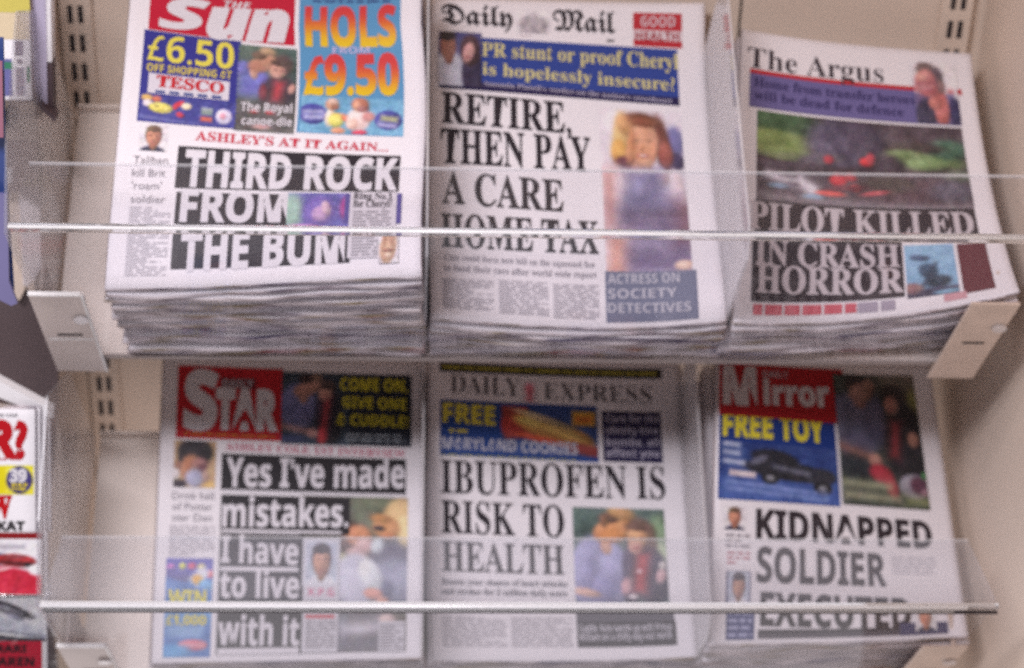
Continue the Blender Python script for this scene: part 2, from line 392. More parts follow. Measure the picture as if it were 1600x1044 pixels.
CAP = {'B': .714, 'S': .678, 'F': .70, 'I': .714, 'P': .727, 'H': .714}
STARTS = {'B': (0x1D5D4, 0x1D5EE, 0x1D7EC), 'S': (0x1D400, 0x1D41A, 0x1D7CE), 'F': (0x1D56C, 0x1D586, 0x1D7CE), 'I': (0x1D63C, 0x1D656, 0x1D7EC), 'P': None, 'H': (0x1D5D4, 0x1D5EE, 0x1D7EC)}
_gl = {}
def glyphs(body, style, bold):
    """lettering outlines from Blender's own font, in the wanted letterform"""
    key = (body, style, bold)
    if key in _gl: return _gl[key]
    st = STARTS[style]; out = ''
    for ch in body:
        if st and 'A' <= ch <= 'Z': out += chr(st[0] + ord(ch) - 65)
        elif st and 'a' <= ch <= 'z': out += chr(st[1] + ord(ch) - 97)
        elif st and '0' <= ch <= '9': out += chr(st[2] + ord(ch) - 48)
        else: out += ch
    cu = bpy.data.curves.new('t', 'FONT'); cu.body = out; cu.resolution_u = 3; cu.offset = bold
    ob = bpy.data.objects.new('t', cu); C.objects.link(ob)
    dg = bpy.context.evaluated_depsgraph_get(); ev = ob.evaluated_get(dg); me = ev.to_mesh()
    xy = np.array([v.co[:2] for v in me.vertices]); tr = [tuple(p.vertices) for p in me.polygons]
    ev.to_mesh_clear(); bpy.data.objects.remove(ob); bpy.data.curves.remove(cu)
    _gl[key] = (xy, tr); return xy, tr

# ------------------------------------------------------------------ pictures: soft shapes painted point by point, as in a newspaper halftone
def paint(ops, X, Y, asp):
    img = np.zeros(X.shape + (3,)); img[:] = ops[0]
    rng = np.random.default_rng(7)
    for op in ops[1:]:
        k = op[0]
        if k == 'e':
            _, cx, cy, rx, ry, ang, col, so = op; dx = (X - cx) * asp; dy = Y - cy; ca, sa = math.cos(ang), math.sin(ang)
            d = np.sqrt(((dx * ca + dy * sa) / (rx * asp)) ** 2 + ((-dx * sa + dy * ca) / ry) ** 2)
            m = 1 / (1 + np.exp(np.clip((d - 1) / (so * .20 + 1e-3), -40, 40)))
            if rx < .45:                                          # the camera that took the printed picture saw round things
                q = np.clip(dx / (rx * asp), -1.2, 1.2) * .10 + np.clip(dy / ry, -1.2, 1.2) * .10 + np.clip(d, 0, 1.2) ** 2 * .10 - .06
                img = img * (1 - m[..., None]) + np.clip(np.array(col, float) * (1 - q[..., None]), 0, 250) * m[..., None]; continue
        elif k == 'b':
            _, cx, cy, hx, hy, ang, col, so = op; dx = (X - cx) * asp; dy = Y - cy; ca, sa = math.cos(ang), math.sin(ang)
            d = np.maximum(np.abs(dx * ca + dy * sa) - hx * asp, np.abs(-dx * sa + dy * ca) - hy)
            m = 1 / (1 + np.exp(np.clip(d / (so * .05 + 1e-3), -40, 40)))
        elif k == 'g':                                            # top to bottom tone
            _, y0, y1, col = op; m = np.clip((Y - y0) / (y1 - y0), 0, 1)
        elif k == 'n':                                            # blotches
            _, amp, fr = op; z = np.zeros_like(X)
            for _i in range(5):
                a, b, p = rng.uniform(-fr, fr), rng.uniform(-fr, fr), rng.uniform(0, 6.28); z += np.sin(a * X * asp + b * Y + p)
            img = img + amp * z[..., None] / 2.2; continue
        img = img * (1 - m[..., None]) + np.array(col, float) * m[..., None]
    for cell, amp in ((5, 7.0), (11, 7.0), (23, 6.0)):             # grain and mottling of a newspaper photograph
        z = rng.normal(0, 1, (cell + 2, int(cell * max(asp, .3)) + 2))
        yy = Y * cell; xx = X * (z.shape[1] - 2); i = np.clip(yy.astype(int), 0, cell); j = np.clip(xx.astype(int), 0, z.shape[1] - 2); fy = yy - i; fx = xx - j
        v = z[i, j] * (1 - fy) * (1 - fx) + z[i + 1, j] * fy * (1 - fx) + z[i, j + 1] * (1 - fy) * fx + z[i + 1, j + 1] * fy * fx
        img = img + amp * v[..., None]
    g = img.mean(axis=2, keepdims=True); img = g + (img - g) * .86
    return np.clip(img + rng.normal(0, 5.0, img.shape) + rng.normal(0, 7.0, img.shape[:2])[..., None], 4, 250)

def face(bg, skin, hair, top, hs=1.0, cx=.5, beard=None):
    sh = tuple(int(c * .78) for c in skin); dk = tuple(int(c * .58) for c in skin)
    o = [bg, ('e', cx, 1.06, .46, .26, 0, top, .2), ('e', cx, .80, .13, .16, 0, sh, .3), ('e', cx, .40, .30 * hs, .36 * hs, 0, hair, .25),
         ('e', cx, .49, .25 * hs, .33 * hs, 0, skin, .2), ('e', cx, .17, .27 * hs, .13, 0, hair, .35), ('e', cx - .10, .45, .05, .022, 0, dk, .8), ('e', cx + .10, .45, .05, .022, 0, dk, .8), ('e', cx + .14, .56, .08, .2, 0, sh, 1.0),
         ('e', cx - .10, .39, .07, .015, 0, hair, .6), ('e', cx + .10, .39, .07, .015, 0, hair, .6), ('e', cx, .56, .035, .06, 0, sh, .6), ('e', cx, .67, .085, .022, 0, (150, 74, 70), .5)]
    if beard: o.append(('e', cx, .74, .17, .08, 0, beard, .7))
    return o
PIX = {
 'royal': [(92, 112, 100), ('e', .9, .3, .3, .3, 0, (62, 88, 84), .8), ('b', .23, .43, .22, .19, 0, (106, 108, 196), .5), ('e', .40, .44, .12, .12, .3, (112, 112, 200), .6), ('e', .10, .28, .14, .08, -.3, (110, 112, 190), .5),
           ('e', .74, .21, .2, .13, 0, (94, 72, 70), .5), ('e', .72, .55, .32, .20, 0, (50, 44, 58), .4), ('e', .44, .55, .07, .10, 0, (120, 44, 58), .6), ('b', .68, .53, .07, .12, .14, (216, 48, 60), .5), ('e', .92, .48, .06, .06, .3, (196, 140, 128), .6),
           ('e', .27, .33, .07, .07, -.2, (206, 158, 140), .5), ('e', .38, .23, .22, .085, -.25, (194, 136, 114), .4), ('e', .50, .17, .15, .09, .4, (208, 154, 128), .4), ('e', .36, .115, .13, .05, -.1, (116, 88, 74), .5), ('e', .50, .06, .14, .05, .2, (188, 152, 120), .6),
           ('e', .67, .28, .14, .085, .2, (208, 154, 138), .4), ('e', .70, .19, .15, .035, .15, (100, 76, 72), .5), ('e', .63, .27, .03, .012, 0, (150, 98, 92), .8), ('e', .74, .28, .03, .012, 0, (150, 98, 92), .8),
           ('b', .5, .84, .6, .2, 0, (98, 92, 92), .6), ('e', .32, .77, .08, .025, 0, (190, 84, 84), .6), ('e', .58, .77, .08, .025, 0, (196, 70, 78), .6), ('e', .45, .94, .16, .03, 0, (196, 150, 150), .7), ('n', 5, 30)],
 'embrace': [(98, 118, 114), ('e', .93, .20, .12, .14, 0, (128, 156, 118), .8), ('e', .96, .42, .1, .12, 0, (190, 206, 170), .8), ('e', .1, .12, .2, .12, 0, (88, 110, 104), .8),
             ('e', .27, .60, .32, .36, 0, (162, 160, 204), .18), ('e', .13, .50, .16, .22, .2, (170, 168, 212), .4), ('e', .42, .50, .14, .18, 0, (168, 166, 210), .4), ('e', .30, .70, .2, .1, .2, (148, 146, 194), .8), ('e', .16, .58, .05, .14, .2, (146, 144, 190), .8),
             ('e', .70, .20, .19, .12, .1, (126, 98, 88), .4), ('e', .80, .28, .10, .14, -.2, (140, 112, 98), .5), ('e', .83, .60, .20, .26, -.1, (62, 60, 84), .3), ('e', .58, .48, .06, .16, .1, (90, 80, 110), .5), ('e', .60, .75, .08, .1, 0, (70, 62, 86), .5),
             ('b', .72, .56, .065, .17, .13, (214, 74, 78), .4), ('e', .70, .55, .03, .02, 0, (230, 190, 196), .7), ('e', .93, .59, .055, .07, .3, (214, 172, 176), .5), ('e', .95, .50, .04, .04, 0, (210, 200, 196), .6),
             ('e', .35, .34, .06, .07, -.2, (222, 168, 146), .4), ('e', .40, .20, .19, .10, -.35, (224, 150, 104), .3), ('e', .47, .15, .15, .115, .5, (226, 156, 104), .3), ('e', .43, .24, .13, .06, .1, (220, 146, 90), .5), ('e', .40, .085, .12, .05, -.05, (122, 92, 80), .4), ('e', .53, .04, .15, .06, .25, (208, 158, 108), .5), ('e', .34, .12, .04, .05, 0, (150, 108, 84), .6),
             ('e', .69, .255, .105, .095, .1, (222, 166, 122), .35), ('e', .67, .34, .08, .055, .1, (214, 158, 142), .4), ('e', .64, .255, .025, .010, 0, (150, 104, 84), .8), ('e', .74, .26, .025, .010, 0, (150, 104, 84), .8), ('e', .68, .35, .05, .010, .1, (186, 96, 96), .8), ('e', .69, .165, .13, .03, .1, (128, 96, 84), .5),
             ('e', .12, .735, .16, .035, .18, (226, 180, 164), .4), ('e', .55, .68, .055, .075, .2, (206, 154, 160), .5), ('e', .62, .77, .05, .02, 0, (226, 210, 214), .6), ('b', .5, .93, .6, .08, 0, (92, 88, 100), .5), ('e', .50, .94, .06, .03, 0, (200, 80, 86), .6), ('e', .64, .94, .06, .03, 0, (200, 80, 86), .6), ('n', 4, 30)],
 'cuddle': [(44, 62, 82), ('e', .24, .50, .26, .34, 0, (106, 110, 164), .25), ('e', .12, .42, .12, .22, .2, (112, 116, 170), .5), ('e', .40, .45, .12, .22, 0, (110, 112, 166), .5), ('e', .66, .20, .15, .11, .1, (86, 64, 64), .4), ('e', .71, .62, .2, .38, 0, (36, 36, 54), .3), ('e', .55, .50, .05, .2, 0, (56, 50, 80), .5),
            ('b', .645, .62, .045, .30, .1, (200, 50, 62), .4), ('e', .60, .88, .07, .12, 0, (200, 46, 56), .5), ('e', .32, .37, .06, .07, -.2, (190, 136, 122), .4), ('e', .34, .25, .17, .10, -.3, (190, 134, 120), .35), ('e', .46, .17, .11, .11, .4, (196, 140, 122), .4), ('e', .38, .09, .13, .06, -.05, (82, 60, 60), .4), ('e', .52, .07, .08, .05, 0, (150, 114, 96), .5),
            ('e', .64, .29, .10, .10, .15, (204, 146, 130), .35), ('e', .62, .28, .03, .012, 0, (150, 96, 90), .8), ('e', .65, .34, .04, .012, .1, (176, 90, 96), .8), ('e', .66, .20, .11, .035, .1, (84, 62, 62), .5), ('b', .20, .79, .24, .03, .2, (196, 140, 128), .35), ('e', .46, .84, .09, .06, .2, (206, 152, 146), .4), ('e', .14, .93, .3, .06, 0, (52, 62, 104), .5), ('n', 4, 26)],
 'stroll': [(56, 65, 60), ('e', .85, .06, .3, .12, 0, (108, 99, 89), .7), ('e', .97, .20, .1, .1, 0, (120, 120, 60), .8), ('e', .22, .40, .32, .26, 0, (94, 92, 122), .25), ('e', .05, .32, .16, .16, .2, (99, 98, 127), .5), ('e', .5, .34, .1, .2, 0, (89, 86, 115), .5),  # colours darkened to carry the shade lying on this page
            ('e', .72, .16, .15, .09, 0, (55, 43, 43), .5), ('e', .82, .52, .26, .32, 0, (29, 25, 34), .3), ('b', .68, .48, .04, .13, .15, (168, 41, 49), .4), ('e', .28, .075, .14, .07, 0, (51, 39, 39), .4), ('e', .32, .14, .15, .075, -.2, (147, 104, 96), .4), ('e', .43, .09, .08, .06, .3, (137, 99, 86), .5), ('e', .30, .22, .07, .04, 0, (129, 89, 86), .5),
            ('e', .68, .22, .085, .07, .1, (168, 118, 108), .35), ('e', .68, .25, .04, .01, 0, (146, 77, 82), .8), ('e', .20, .70, .22, .10, 0, (41, 48, 56), .4), ('b', .17, .585, .26, .022, .28, (165, 108, 92), .35), ('e', .42, .65, .08, .05, .2, (168, 116, 104), .4), ('e', .90, .47, .07, .06, 0, (163, 111, 96), .5), ('e', .47, .75, .14, .07, .3, (168, 36, 53), .4), ('e', .58, .84, .07, .10, -.3, (163, 43, 56), .5),
            ('e', .85, .83, .18, .10, 0, (144, 139, 153), .2), ('e', .90, .82, .10, .07, 0, (94, 51, 72), .5), ('e', .97, .87, .05, .03, 0, (146, 103, 120), .6), ('b', .30, .84, .28, .022, .03, (177, 177, 141), .3), ('b', .35, .93, .32, .024, .03, (177, 175, 142), .3), ('b', .88, .945, .13, .02, 0, (159, 163, 103), .4), ('e', .98, .74, .04, .03, 0, (60, 129, 68), .6), ('n', 4, 24)],
 'actress': [(228, 218, 228), ('e', .90, .19, .12, .10, 0, (118, 114, 168), .5), ('e', .86, .31, .16, .06, 0, (74, 60, 98), .4), ('e', .26, .17, .11, .15, .05, (226, 188, 124), .5), ('e', .22, .27, .10, .08, 0, (230, 170, 88), .5), ('e', .745, .20, .10, .165, -.12, (112, 58, 48), .5), ('e', .78, .27, .09, .08, 0, (170, 92, 80), .5), ('e', .31, .33, .14, .035, .1, (108, 56, 66), .5), ('e', .50, .062, .23, .045, .06, (126, 74, 56), .5), ('e', .31, .10, .10, .07, -.4, (206, 152, 98), .6),
             ('e', .48, .36, .12, .06, 0, (226, 164, 136), .4), ('e', .52, .205, .185, .13, .08, (226, 166, 132), .3), ('e', .52, .28, .13, .07, .05, (220, 154, 116), .4), ('e', .37, .25, .06, .09, .15, (222, 152, 106), .9), ('e', .54, .075, .18, .028, .05, (160, 96, 72), .7),
             ('e', .42, .190, .050, .012, -.08, (196, 140, 112), 1.0), ('e', .575, .186, .046, .011, .05, (196, 140, 112), 1.0), ('e', .53, .32, .09, .05, .05, (228, 168, 130), .5), ('e', .37, .20, .03, .10, .1, (216, 146, 104), 1.0), ('e', .495, .235, .03, .022, .05, (216, 146, 112), .8), ('e', .51, .284, .08, .014, .0, (204, 116, 104), .7), ('e', .51, .282, .055, .006, 0, (244, 214, 200), .8), ('e', .64, .25, .04, .07, .1, (220, 150, 116), .8),
             ('e', .5, .42, .34, .06, 0, (226, 196, 190), .5), ('e', .18, .54, .11, .18, .05, (234, 218, 224), .4), ('e', .90, .52, .09, .16, -.1, (230, 208, 212), .4), ('b', .08, .56, .05, .16, 0, (206, 126, 114), .5),
             ('b', .49, .50, .21, .125, 0, (122, 116, 160), .4), ('b', .64, .545, .11, .14, -.28, (122, 116, 160), .5), ('b', .58, .60, .29, .05, 0, (122, 116, 160), .5), ('e', .44, .50, .08, .06, 0, (140, 134, 176), .9), ('b', .62, .78, .34, .14, 0, (116, 102, 142), .4), ('b', .62, .645, .33, .016, -.04, (58, 46, 74), .5), ('b', .60, .69, .30, .012, .02, (136, 118, 158), .7), ('b', .64, .715, .30, .010, -.03, (104, 88, 122), .6), ('b', .62, .875, .36, .12, 0, (122, 106, 150), .4),
             ('b', .55, .865, .30, .008, -.05, (108, 90, 130), .6), ('b', .60, .93, .32, .008, .04, (112, 94, 134), .6), ('b', .45, .83, .2, .008, .15, (190, 176, 208), .7), ('b', .13, .89, .09, .11, .05, (226, 152, 132), .4), ('e', .92, .96, .12, .03, 0, (230, 190, 170), .6), ('b', .95, .70, .03, .1, 0, (130, 70, 80), .7), ('n', 3, 40)],
 'crash': [(86, 70, 80), ('e', .1, .12, .30, .18, .1, (74, 104, 70), .5), ('e', .14, .37, .22, .16, .05, (138, 158, 92), .5), ('e', .05, .30, .1, .1, 0, (130, 150, 84), .6), ('e', .20, .50, .14, .06, 0, (112, 122, 86), .6), ('e', .80, .44, .20, .11, .03, (124, 152, 96), .6), ('e', .92, .28, .10, .12, 0, (74, 112, 90), .6), ('e', .76, .27, .14, .07, 0, (78, 66, 66), .6), ('e', .70, .36, .1, .06, 0, (126, 148, 98), .7), ('e', .95, .62, .08, .08, 0, (112, 124, 106), .7),
           ('e', .40, .30, .17, .32, .05, (88, 78, 102), .5), ('e', .52, .22, .10, .2, .2, (82, 70, 90), .6), ('e', .30, .50, .12, .08, -.2, (100, 90, 104), .6), ('e', .62, .50, .09, .13, .2, (78, 66, 76), .6), ('e', .06, .56, .12, .03, .1, (64, 48, 54), .6), ('e', .30, .60, .4, .05, .02, (80, 66, 76), .6), ('e', .72, .80, .26, .2, 0, (88, 62, 72), .6), ('e', .92, .80, .12, .14, 0, (90, 82, 98), .6), ('e', .62, .72, .12, .1, 0, (78, 66, 62), .6),
           ('e', .52, .48, .032, .055, .1, (232, 54, 62), .5), ('e', .54, .43, .02, .06, .2, (196, 66, 76), .7), ('e', .34, .48, .024, .05, 0, (186, 66, 80), .6), ('e', .385, .70, .045, .075, -.2, (212, 46, 58), .5), ('e', .44, .66, .03, .05, .4, (196, 56, 66), .6), ('e', .46, .79, .03, .04, 0, (216, 60, 64), .5), ('e', .34, .87, .075, .03, .03, (236, 86, 80), .4), ('e', .55, .84, .07, .025, -.15, (200, 84, 92), .6), ('e', .42, .80, .10, .03, -.1, (110, 50, 62), .6),
           ('b', .83, .575, .09, .014, -.28, (52, 40, 46), .4), ('b', .47, .575, .08, .014, -.2, (60, 46, 54), .5), ('b', .11, .745, .07, .04, .25, (226, 222, 236), .4), ('b', .23, .80, .05, .065, .55, (228, 222, 234), .4), ('e', .16, .80, .04, .03, 0, (126, 112, 126), .6), ('e', .10, .83, .05, .03, 0, (130, 156, 186), .6), ('e', .26, .92, .05, .03, 0, (126, 160, 196), .6), ('b', .5, .98, .6, .02, .03, (170, 160, 170), .6), ('n', 5, 34)],
 'mother': [(234, 226, 232), ('b', .1, .455, .3, .022, 0, (206, 56, 66), .3), ('b', .92, .475, .12, .022, 0, (206, 56, 66), .3), ('b', .3, .80, .6, .29, 0, (118, 108, 158), .2), ('b', .98, .8, .06, .4, 0, (226, 218, 226), .3), ('e', .24, .86, .24, .26, .1, (66, 60, 88), .3), ('e', .90, .80, .14, .24, 0, (54, 50, 94), .3), ('e', .60, .76, .17, .32, 0, (198, 108, 104), .35), ('e', .46, .66, .15, .12, .2, (202, 120, 112), .5),
            ('e', .30, .11, .22, .11, .1, (116, 94, 94), .4), ('e', .54, .24, .15, .17, -.2, (110, 94, 104), .5), ('e', .62, .40, .11, .11, 0, (142, 112, 114), .5), ('e', .28, .33, .24, .21, .2, (208, 136, 132), .3), ('e', .36, .46, .20, .12, .2, (206, 130, 124), .4), ('b', .29, .345, .20, .018, -.15, (164, 82, 98), .7), ('e', .20, .26, .12, .05, 0, (218, 156, 146), .7), ('b', .27, .44, .13, .022, -.12, (226, 176, 188), .6), ('b', .33, .50, .13, .014, -.1, (178, 78, 92), .7), ('n', 4, 20)],
 'lovers': [(112, 106, 98), ('n', 9, 24), ('e', .70, .04, .3, .06, .1, (96, 100, 80), .6), ('b', .52, .09, .10, .016, .85, (160, 170, 146), .5), ('b', .60, .16, .10, .014, .7, (150, 158, 136), .5), ('b', .44, .05, .08, .012, .6, (120, 130, 104), .6), ('b', .70, .05, .09, .012, .3, (140, 150, 120), .6), ('b', .2, .16, .26, .16, 0, (84, 78, 74), .4),
            ('e', .88, .40, .22, .12, 0, (98, 96, 116), .5), ('e', .88, .56, .24, .16, 0, (152, 154, 178), .5), ('e', .80, .60, .08, .06, 0, (110, 112, 140), .6), ('e', .92, .13, .15, .13, .3, (224, 186, 132), .4), ('e', .98, .22, .08, .10, 0, (230, 204, 150), .5), ('e', .80, .20, .13, .07, .3, (216, 152, 104), .4), ('e', .75, .14, .1, .03, .1, (196, 140, 90), .6), ('e', .735, .205, .055, .018, .1, (74, 62, 68), .5), ('e', .82, .25, .06, .02, 0, (206, 134, 96), .7),
            ('e', .46, .225, .10, .06, .1, (88, 66, 60), .4), ('e', .42, .30, .06, .06, 0, (110, 86, 80), .5), ('e', .545, .255, .12, .07, .15, (216, 146, 108), .4), ('e', .60, .32, .09, .05, .1, (222, 180, 176), .5), ('e', .53, .37, .10, .045, 0, (204, 164, 162), .5), ('e', .72, .32, .06, .05, .3, (206, 214, 222), .6), ('e', .38, .42, .08, .05, 0, (206, 206, 160), .7),
            ('e', .50, .55, .20, .18, .1, (206, 204, 222), .25), ('b', .50, .62, .16, .08, 0, (206, 204, 222), .4), ('e', .66, .51, .10, .11, -.4, (226, 230, 238), .35), ('e', .69, .63, .09, .035, .2, (222, 154, 138), .4), ('e', .78, .68, .06, .03, .4, (216, 160, 140), .5), ('b', .55, .78, .26, .022, 0, (102, 98, 114), .5), ('e', .40, .84, .07, .16, 0, (114, 114, 124), .5), ('b', .60, .855, .20, .036, -.08, (224, 218, 232), .4), ('b', .58, .95, .22, .055, 0, (124, 120, 138), .5), ('e', .83, .80, .08, .04, .3, (216, 190, 186), .5)],
 'boy': [(204, 166, 126), ('e', .50, .24, .42, .30, .1, (50, 44, 52), .3), ('e', .22, .36, .12, .16, 0, (52, 44, 50), .4), ('e', .40, .58, .24, .28, .1, (194, 126, 94), .4), ('e', .10, .56, .09, .10, 0, (170, 120, 104), .5), ('e', .62, .50, .20, .14, 0, (176, 122, 118), .5), ('e', .68, .58, .10, .10, 0, (124, 74, 84), .5), ('e', .50, .80, .22, .20, 0, (176, 176, 206), .5), ('e', .03, .72, .12, .12, 0, (224, 214, 216), .5), ('e', .14, .93, .18, .10, 0, (60, 50, 62), .4), ('e', .86, .95, .14, .1, 0, (226, 184, 110), .6), ('e', .76, .76, .07, .14, 0, (196, 160, 150), .6), ('n', 4, 14)],
 'food': [(58, 60, 152), ('n', 4, 12), ('e', .07, .13, .06, .13, 0, (216, 172, 92), .4), ('e', .17, .16, .05, .12, 0, (214, 104, 74), .4), ('e', .08, .34, .05, .13, 0, (230, 214, 216), .4), ('e', .22, .48, .125, .20, .05, (220, 206, 84), .25), ('e', .17, .42, .03, .06, 0, (180, 160, 80), .6), ('e', .28, .50, .03, .06, 0, (236, 216, 110), .6), ('e', .40, .28, .07, .10, -.6, (214, 42, 66), .3), ('e', .365, .42, .025, .09, .2, (200, 44, 66), .5), ('e', .485, .33, .055, .13, 0, (236, 212, 172), .4), ('e', .425, .68, .045, .10, .4, (206, 50, 76), .4),
          ('b', .70, .46, .06, .13, .04, (134, 152, 144), .3), ('b', .70, .36, .05, .03, .04, (190, 196, 206), .5), ('b', .70, .76, .06, .09, .04, (230, 112, 88), .3), ('e', .88, .60, .085, .30, -.1, (214, 206, 232), .2), ('e', .87, .58, .035, .12, -.1, (222, 150, 170), .6), ('b', .4, .95, .4, .03, .08, (120, 126, 190), .5)],
 'beach': [(108, 172, 212), ('n', 5, 12), ('e', .12, .50, .14, .28, 0, (64, 66, 160), .12), ('e', .85, .58, .135, .27, 0, (64, 66, 160), .12), ('b', .12, .44, .10, .05, -.06, (186, 184, 226), .4), ('b', .13, .58, .10, .06, -.06, (176, 176, 222), .4), ('b', .86, .54, .085, .075, .1, (180, 180, 130), .4), ('b', .84, .72, .09, .05, .1, (186, 184, 226), .4),
           ('e', .285, .58, .05, .24, .05, (236, 214, 196), .4), ('e', .40, .53, .10, .08, .2, (212, 132, 104), .4), ('e', .345, .64, .075, .19, -.1, (222, 214, 96), .4), ('e', .30, .22, .065, .16, .1, (204, 144, 116), .4), ('e', .31, .13, .05, .08, 0, (226, 190, 170), .6), ('e', .33, .28, .04, .08, 0, (160, 104, 84), .6), ('e', .37, .92, .07, .09, 0, (230, 154, 116), .5), ('e', .44, .60, .05, .06, .4, (220, 110, 80), .5),
           ('e', .56, .60, .115, .31, .05, (240, 204, 202), .3), ('e', .50, .72, .06, .16, 0, (238, 190, 176), .5), ('e', .66, .50, .06, .13, -.4, (206, 136, 134), .5), ('e', .575, .18, .085, .20, 0, (188, 116, 90), .35), ('e', .54, .20, .04, .10, 0, (216, 150, 116), .6), ('e', .60, .30, .06, .08, 0, (164, 104, 104), .6), ('e', .575, .95, .075, .07, -.1, (220, 66, 94), .4)],
 'man': face((226, 220, 226), (214, 140, 112), (112, 84, 66), (58, 58, 84)),
 'player': face((190, 196, 214), (206, 150, 126), (58, 50, 60), (226, 226, 236), 1.05, .5, (160, 116, 104)),
 'romp': [(96, 92, 176), ('n', 10, 14), ('e', .05, .5, .2, .5, 0, (150, 186, 170), .6), ('e', .5, .5, .26, .4, .2, (112, 88, 178), .4), ('e', .52, .55, .14, .2, .4, (178, 140, 186), .4), ('e', .6, .4, .07, .2, -.3, (196, 160, 180), .4), ('e', .95, .4, .14, .34, 0, (170, 58, 140), .5), ('e', .25, .95, .3, .12, 0, (214, 140, 200), .5)],
 'ring': [(226, 218, 224), ('e', .5, .5, .42, .52, .1, (206, 162, 130), .25), ('e', .35, .2, .1, .3, .1, (186, 132, 104), .4), ('e', .65, .2, .1, .3, -.1, (190, 140, 110), .4), ('e', .5, .62, .3, .05, 0, (150, 96, 80), .5), ('e', .5, .75, .16, .07, 0, (228, 196, 170), .5)],
 'crest': [(234, 228, 234), ('e', .5, .62, .46, .40, 0, (196, 188, 194), .3), ('e', .5, .25, .12, .2, 0, (200, 192, 198), .4), ('e', .24, .55, .1, .3, .3, (168, 160, 168), .4), ('e', .76, .55, .1, .3, -.3, (168, 160, 168), .4), ('e', .5, .6, .12, .3, 0, (176, 168, 178), .3), ('b', .5, .93, .4, .04, 0, (160, 150, 160), .4)],
 'celebs': [(76, 76, 140), ('g', 0, 1, (120, 116, 170)), ('e', .26, .86, .46, .48, 0, (214, 216, 236), .2), ('e', .22, .28, .19, .26, 0, (170, 112, 96), .25), ('e', .20, .08, .2, .1, 0, (52, 40, 44), .3), ('e', .24, .50, .10, .12, 0, (160, 104, 90), .4),
            ('e', .82, .76, .28, .44, 0, (54, 44, 78), .25), ('e', .74, .34, .24, .30, 0, (72, 42, 50), .3), ('e', .70, .38, .13, .19, .2, (206, 150, 148), .3), ('e', .68, .46, .05, .018, 0, (160, 70, 80), .5)],
 'wreck': [(138, 184, 222), ('e', .3, .25, .2, .06, .1, (60, 84, 120), .4), ('e', .45, .5, .2, .14, .5, (64, 88, 116), .4), ('e', .62, .72, .26, .12, 0, (60, 74, 92), .5), ('b', .44, .62, .03, .3, .5, (58, 74, 98), .3), ('b', .5, .98, .6, .14, 0, (72, 66, 92), .3), ('e', .1, .82, .22, .1, 0, (150, 110, 110), .5), ('e', .8, .95, .3, .05, 0, (120, 160, 190), .5)],
 'promo': [(70, 120, 196), ('b', .5, .08, .6, .11, 0, (92, 88, 190), .2), ('e', .1, .10, .09, .04, 0, (214, 110, 196), .3), ('e', .35, .08, .07, .035, 0, (206, 206, 80), .3), ('e', .55, .08, .09, .035, 0, (206, 74, 120), .3), ('e', .75, .09, .08, .035, 0, (224, 196, 70), .3), ('e', .94, .16, .08, .04, 0, (220, 70, 90), .3),
           ('e', .26, .17, .3, .06, .3, (88, 84, 160), .4), ('b', .72, .18, .13, .10, .7, (226, 226, 236), .2), ('e', .68, .22, .12, .05, .6, (230, 170, 60), .3), ('e', .9, .28, .2, .05, .3, (98, 160, 214), .4), ('b', .5, .55, .7, .12, 0, (92, 150, 208), .4),
           ('b', .45, .72, .34, .012, 0, (170, 204, 236), .4), ('b', .45, .77, .3, .012, 0, (160, 196, 232), .4), ('e', .62, .88, .32, .055, 0, (220, 96, 120), .2), ('b', .62, .88, .22, .015, 0, (240, 190, 200), .3), ('e', .2, .95, .4, .08, 0, (90, 160, 220), .5)],
 'cookies': [(36, 68, 140), ('b', .16, .30, .14, .36, -.1, (160, 44, 40), .2), ('e', .14, .42, .16, .22, 0, (190, 52, 48), .4), ('e', .55, .48, .44, .22, .30, (206, 140, 60), .2), ('e', .50, .44, .36, .12, .30, (228, 184, 96), .35), ('e', .45, .25, .34, .07, .3, (196, 172, 130), .4), ('e', .74, .66, .26, .06, .3, (226, 170, 80), .4), ('e', .6, .6, .3, .02, .3, (140, 78, 40), .5),
             ('e', .46, .68, .34, .07, .2, (200, 74, 44), .35), ('b', .86, .84, .15, .11, .2, (150, 48, 44), .3), ('b', .86, .20, .12, .15, 0, (232, 170, 44), .2), ('b', .86, .22, .08, .05, 0, (220, 104, 40), .4)],
 'rose': [(222, 206, 214), ('e', .5, .35, .3, .28, 0, (226, 120, 140), .3), ('e', .5, .75, .26, .16, 0, (220, 140, 156), .4), ('b', .5, .5, .08, .3, 0, (206, 96, 118), .5)],
 'toycar': [(36, 64, 140), ('g', .4, 1.2, (62, 94, 180)), ('e', .56, .46, .36, .17, .08, (34, 34, 46), .2), ('e', .46, .26, .20, .16, .1, (36, 36, 50), .25), ('e', .84, .52, .14, .15, 0, (38, 38, 52), .3), ('b', .60, .44, .16, .035, .15, (110, 112, 134), .3), ('e', .33, .30, .08, .06, -.4, (100, 100, 122), .4), ('e', .42, .60, .075, .11, 0, (22, 22, 30), .2), ('e', .42, .60, .035, .05, 0, (120, 120, 132), .3), ('e', .86, .72, .08, .12, 0, (22, 22, 30), .2), ('e', .86, .72, .035, .05, 0, (120, 120, 132), .3),
            ('b', .10, .05, .07, .035, .08, (206, 210, 232), .3), ('b', .10, .20, .07, .035, .08, (196, 202, 228), .3), ('b', .12, .36, .09, .035, .08, (206, 210, 232), .3), ('b', .19, .56, .11, .05, .05, (236, 214, 214), .2), ('b', .48, .76, .42, .025, .06, (130, 150, 214), .4), ('b', .48, .87, .42, .025, .06, (126, 146, 210), .4)],
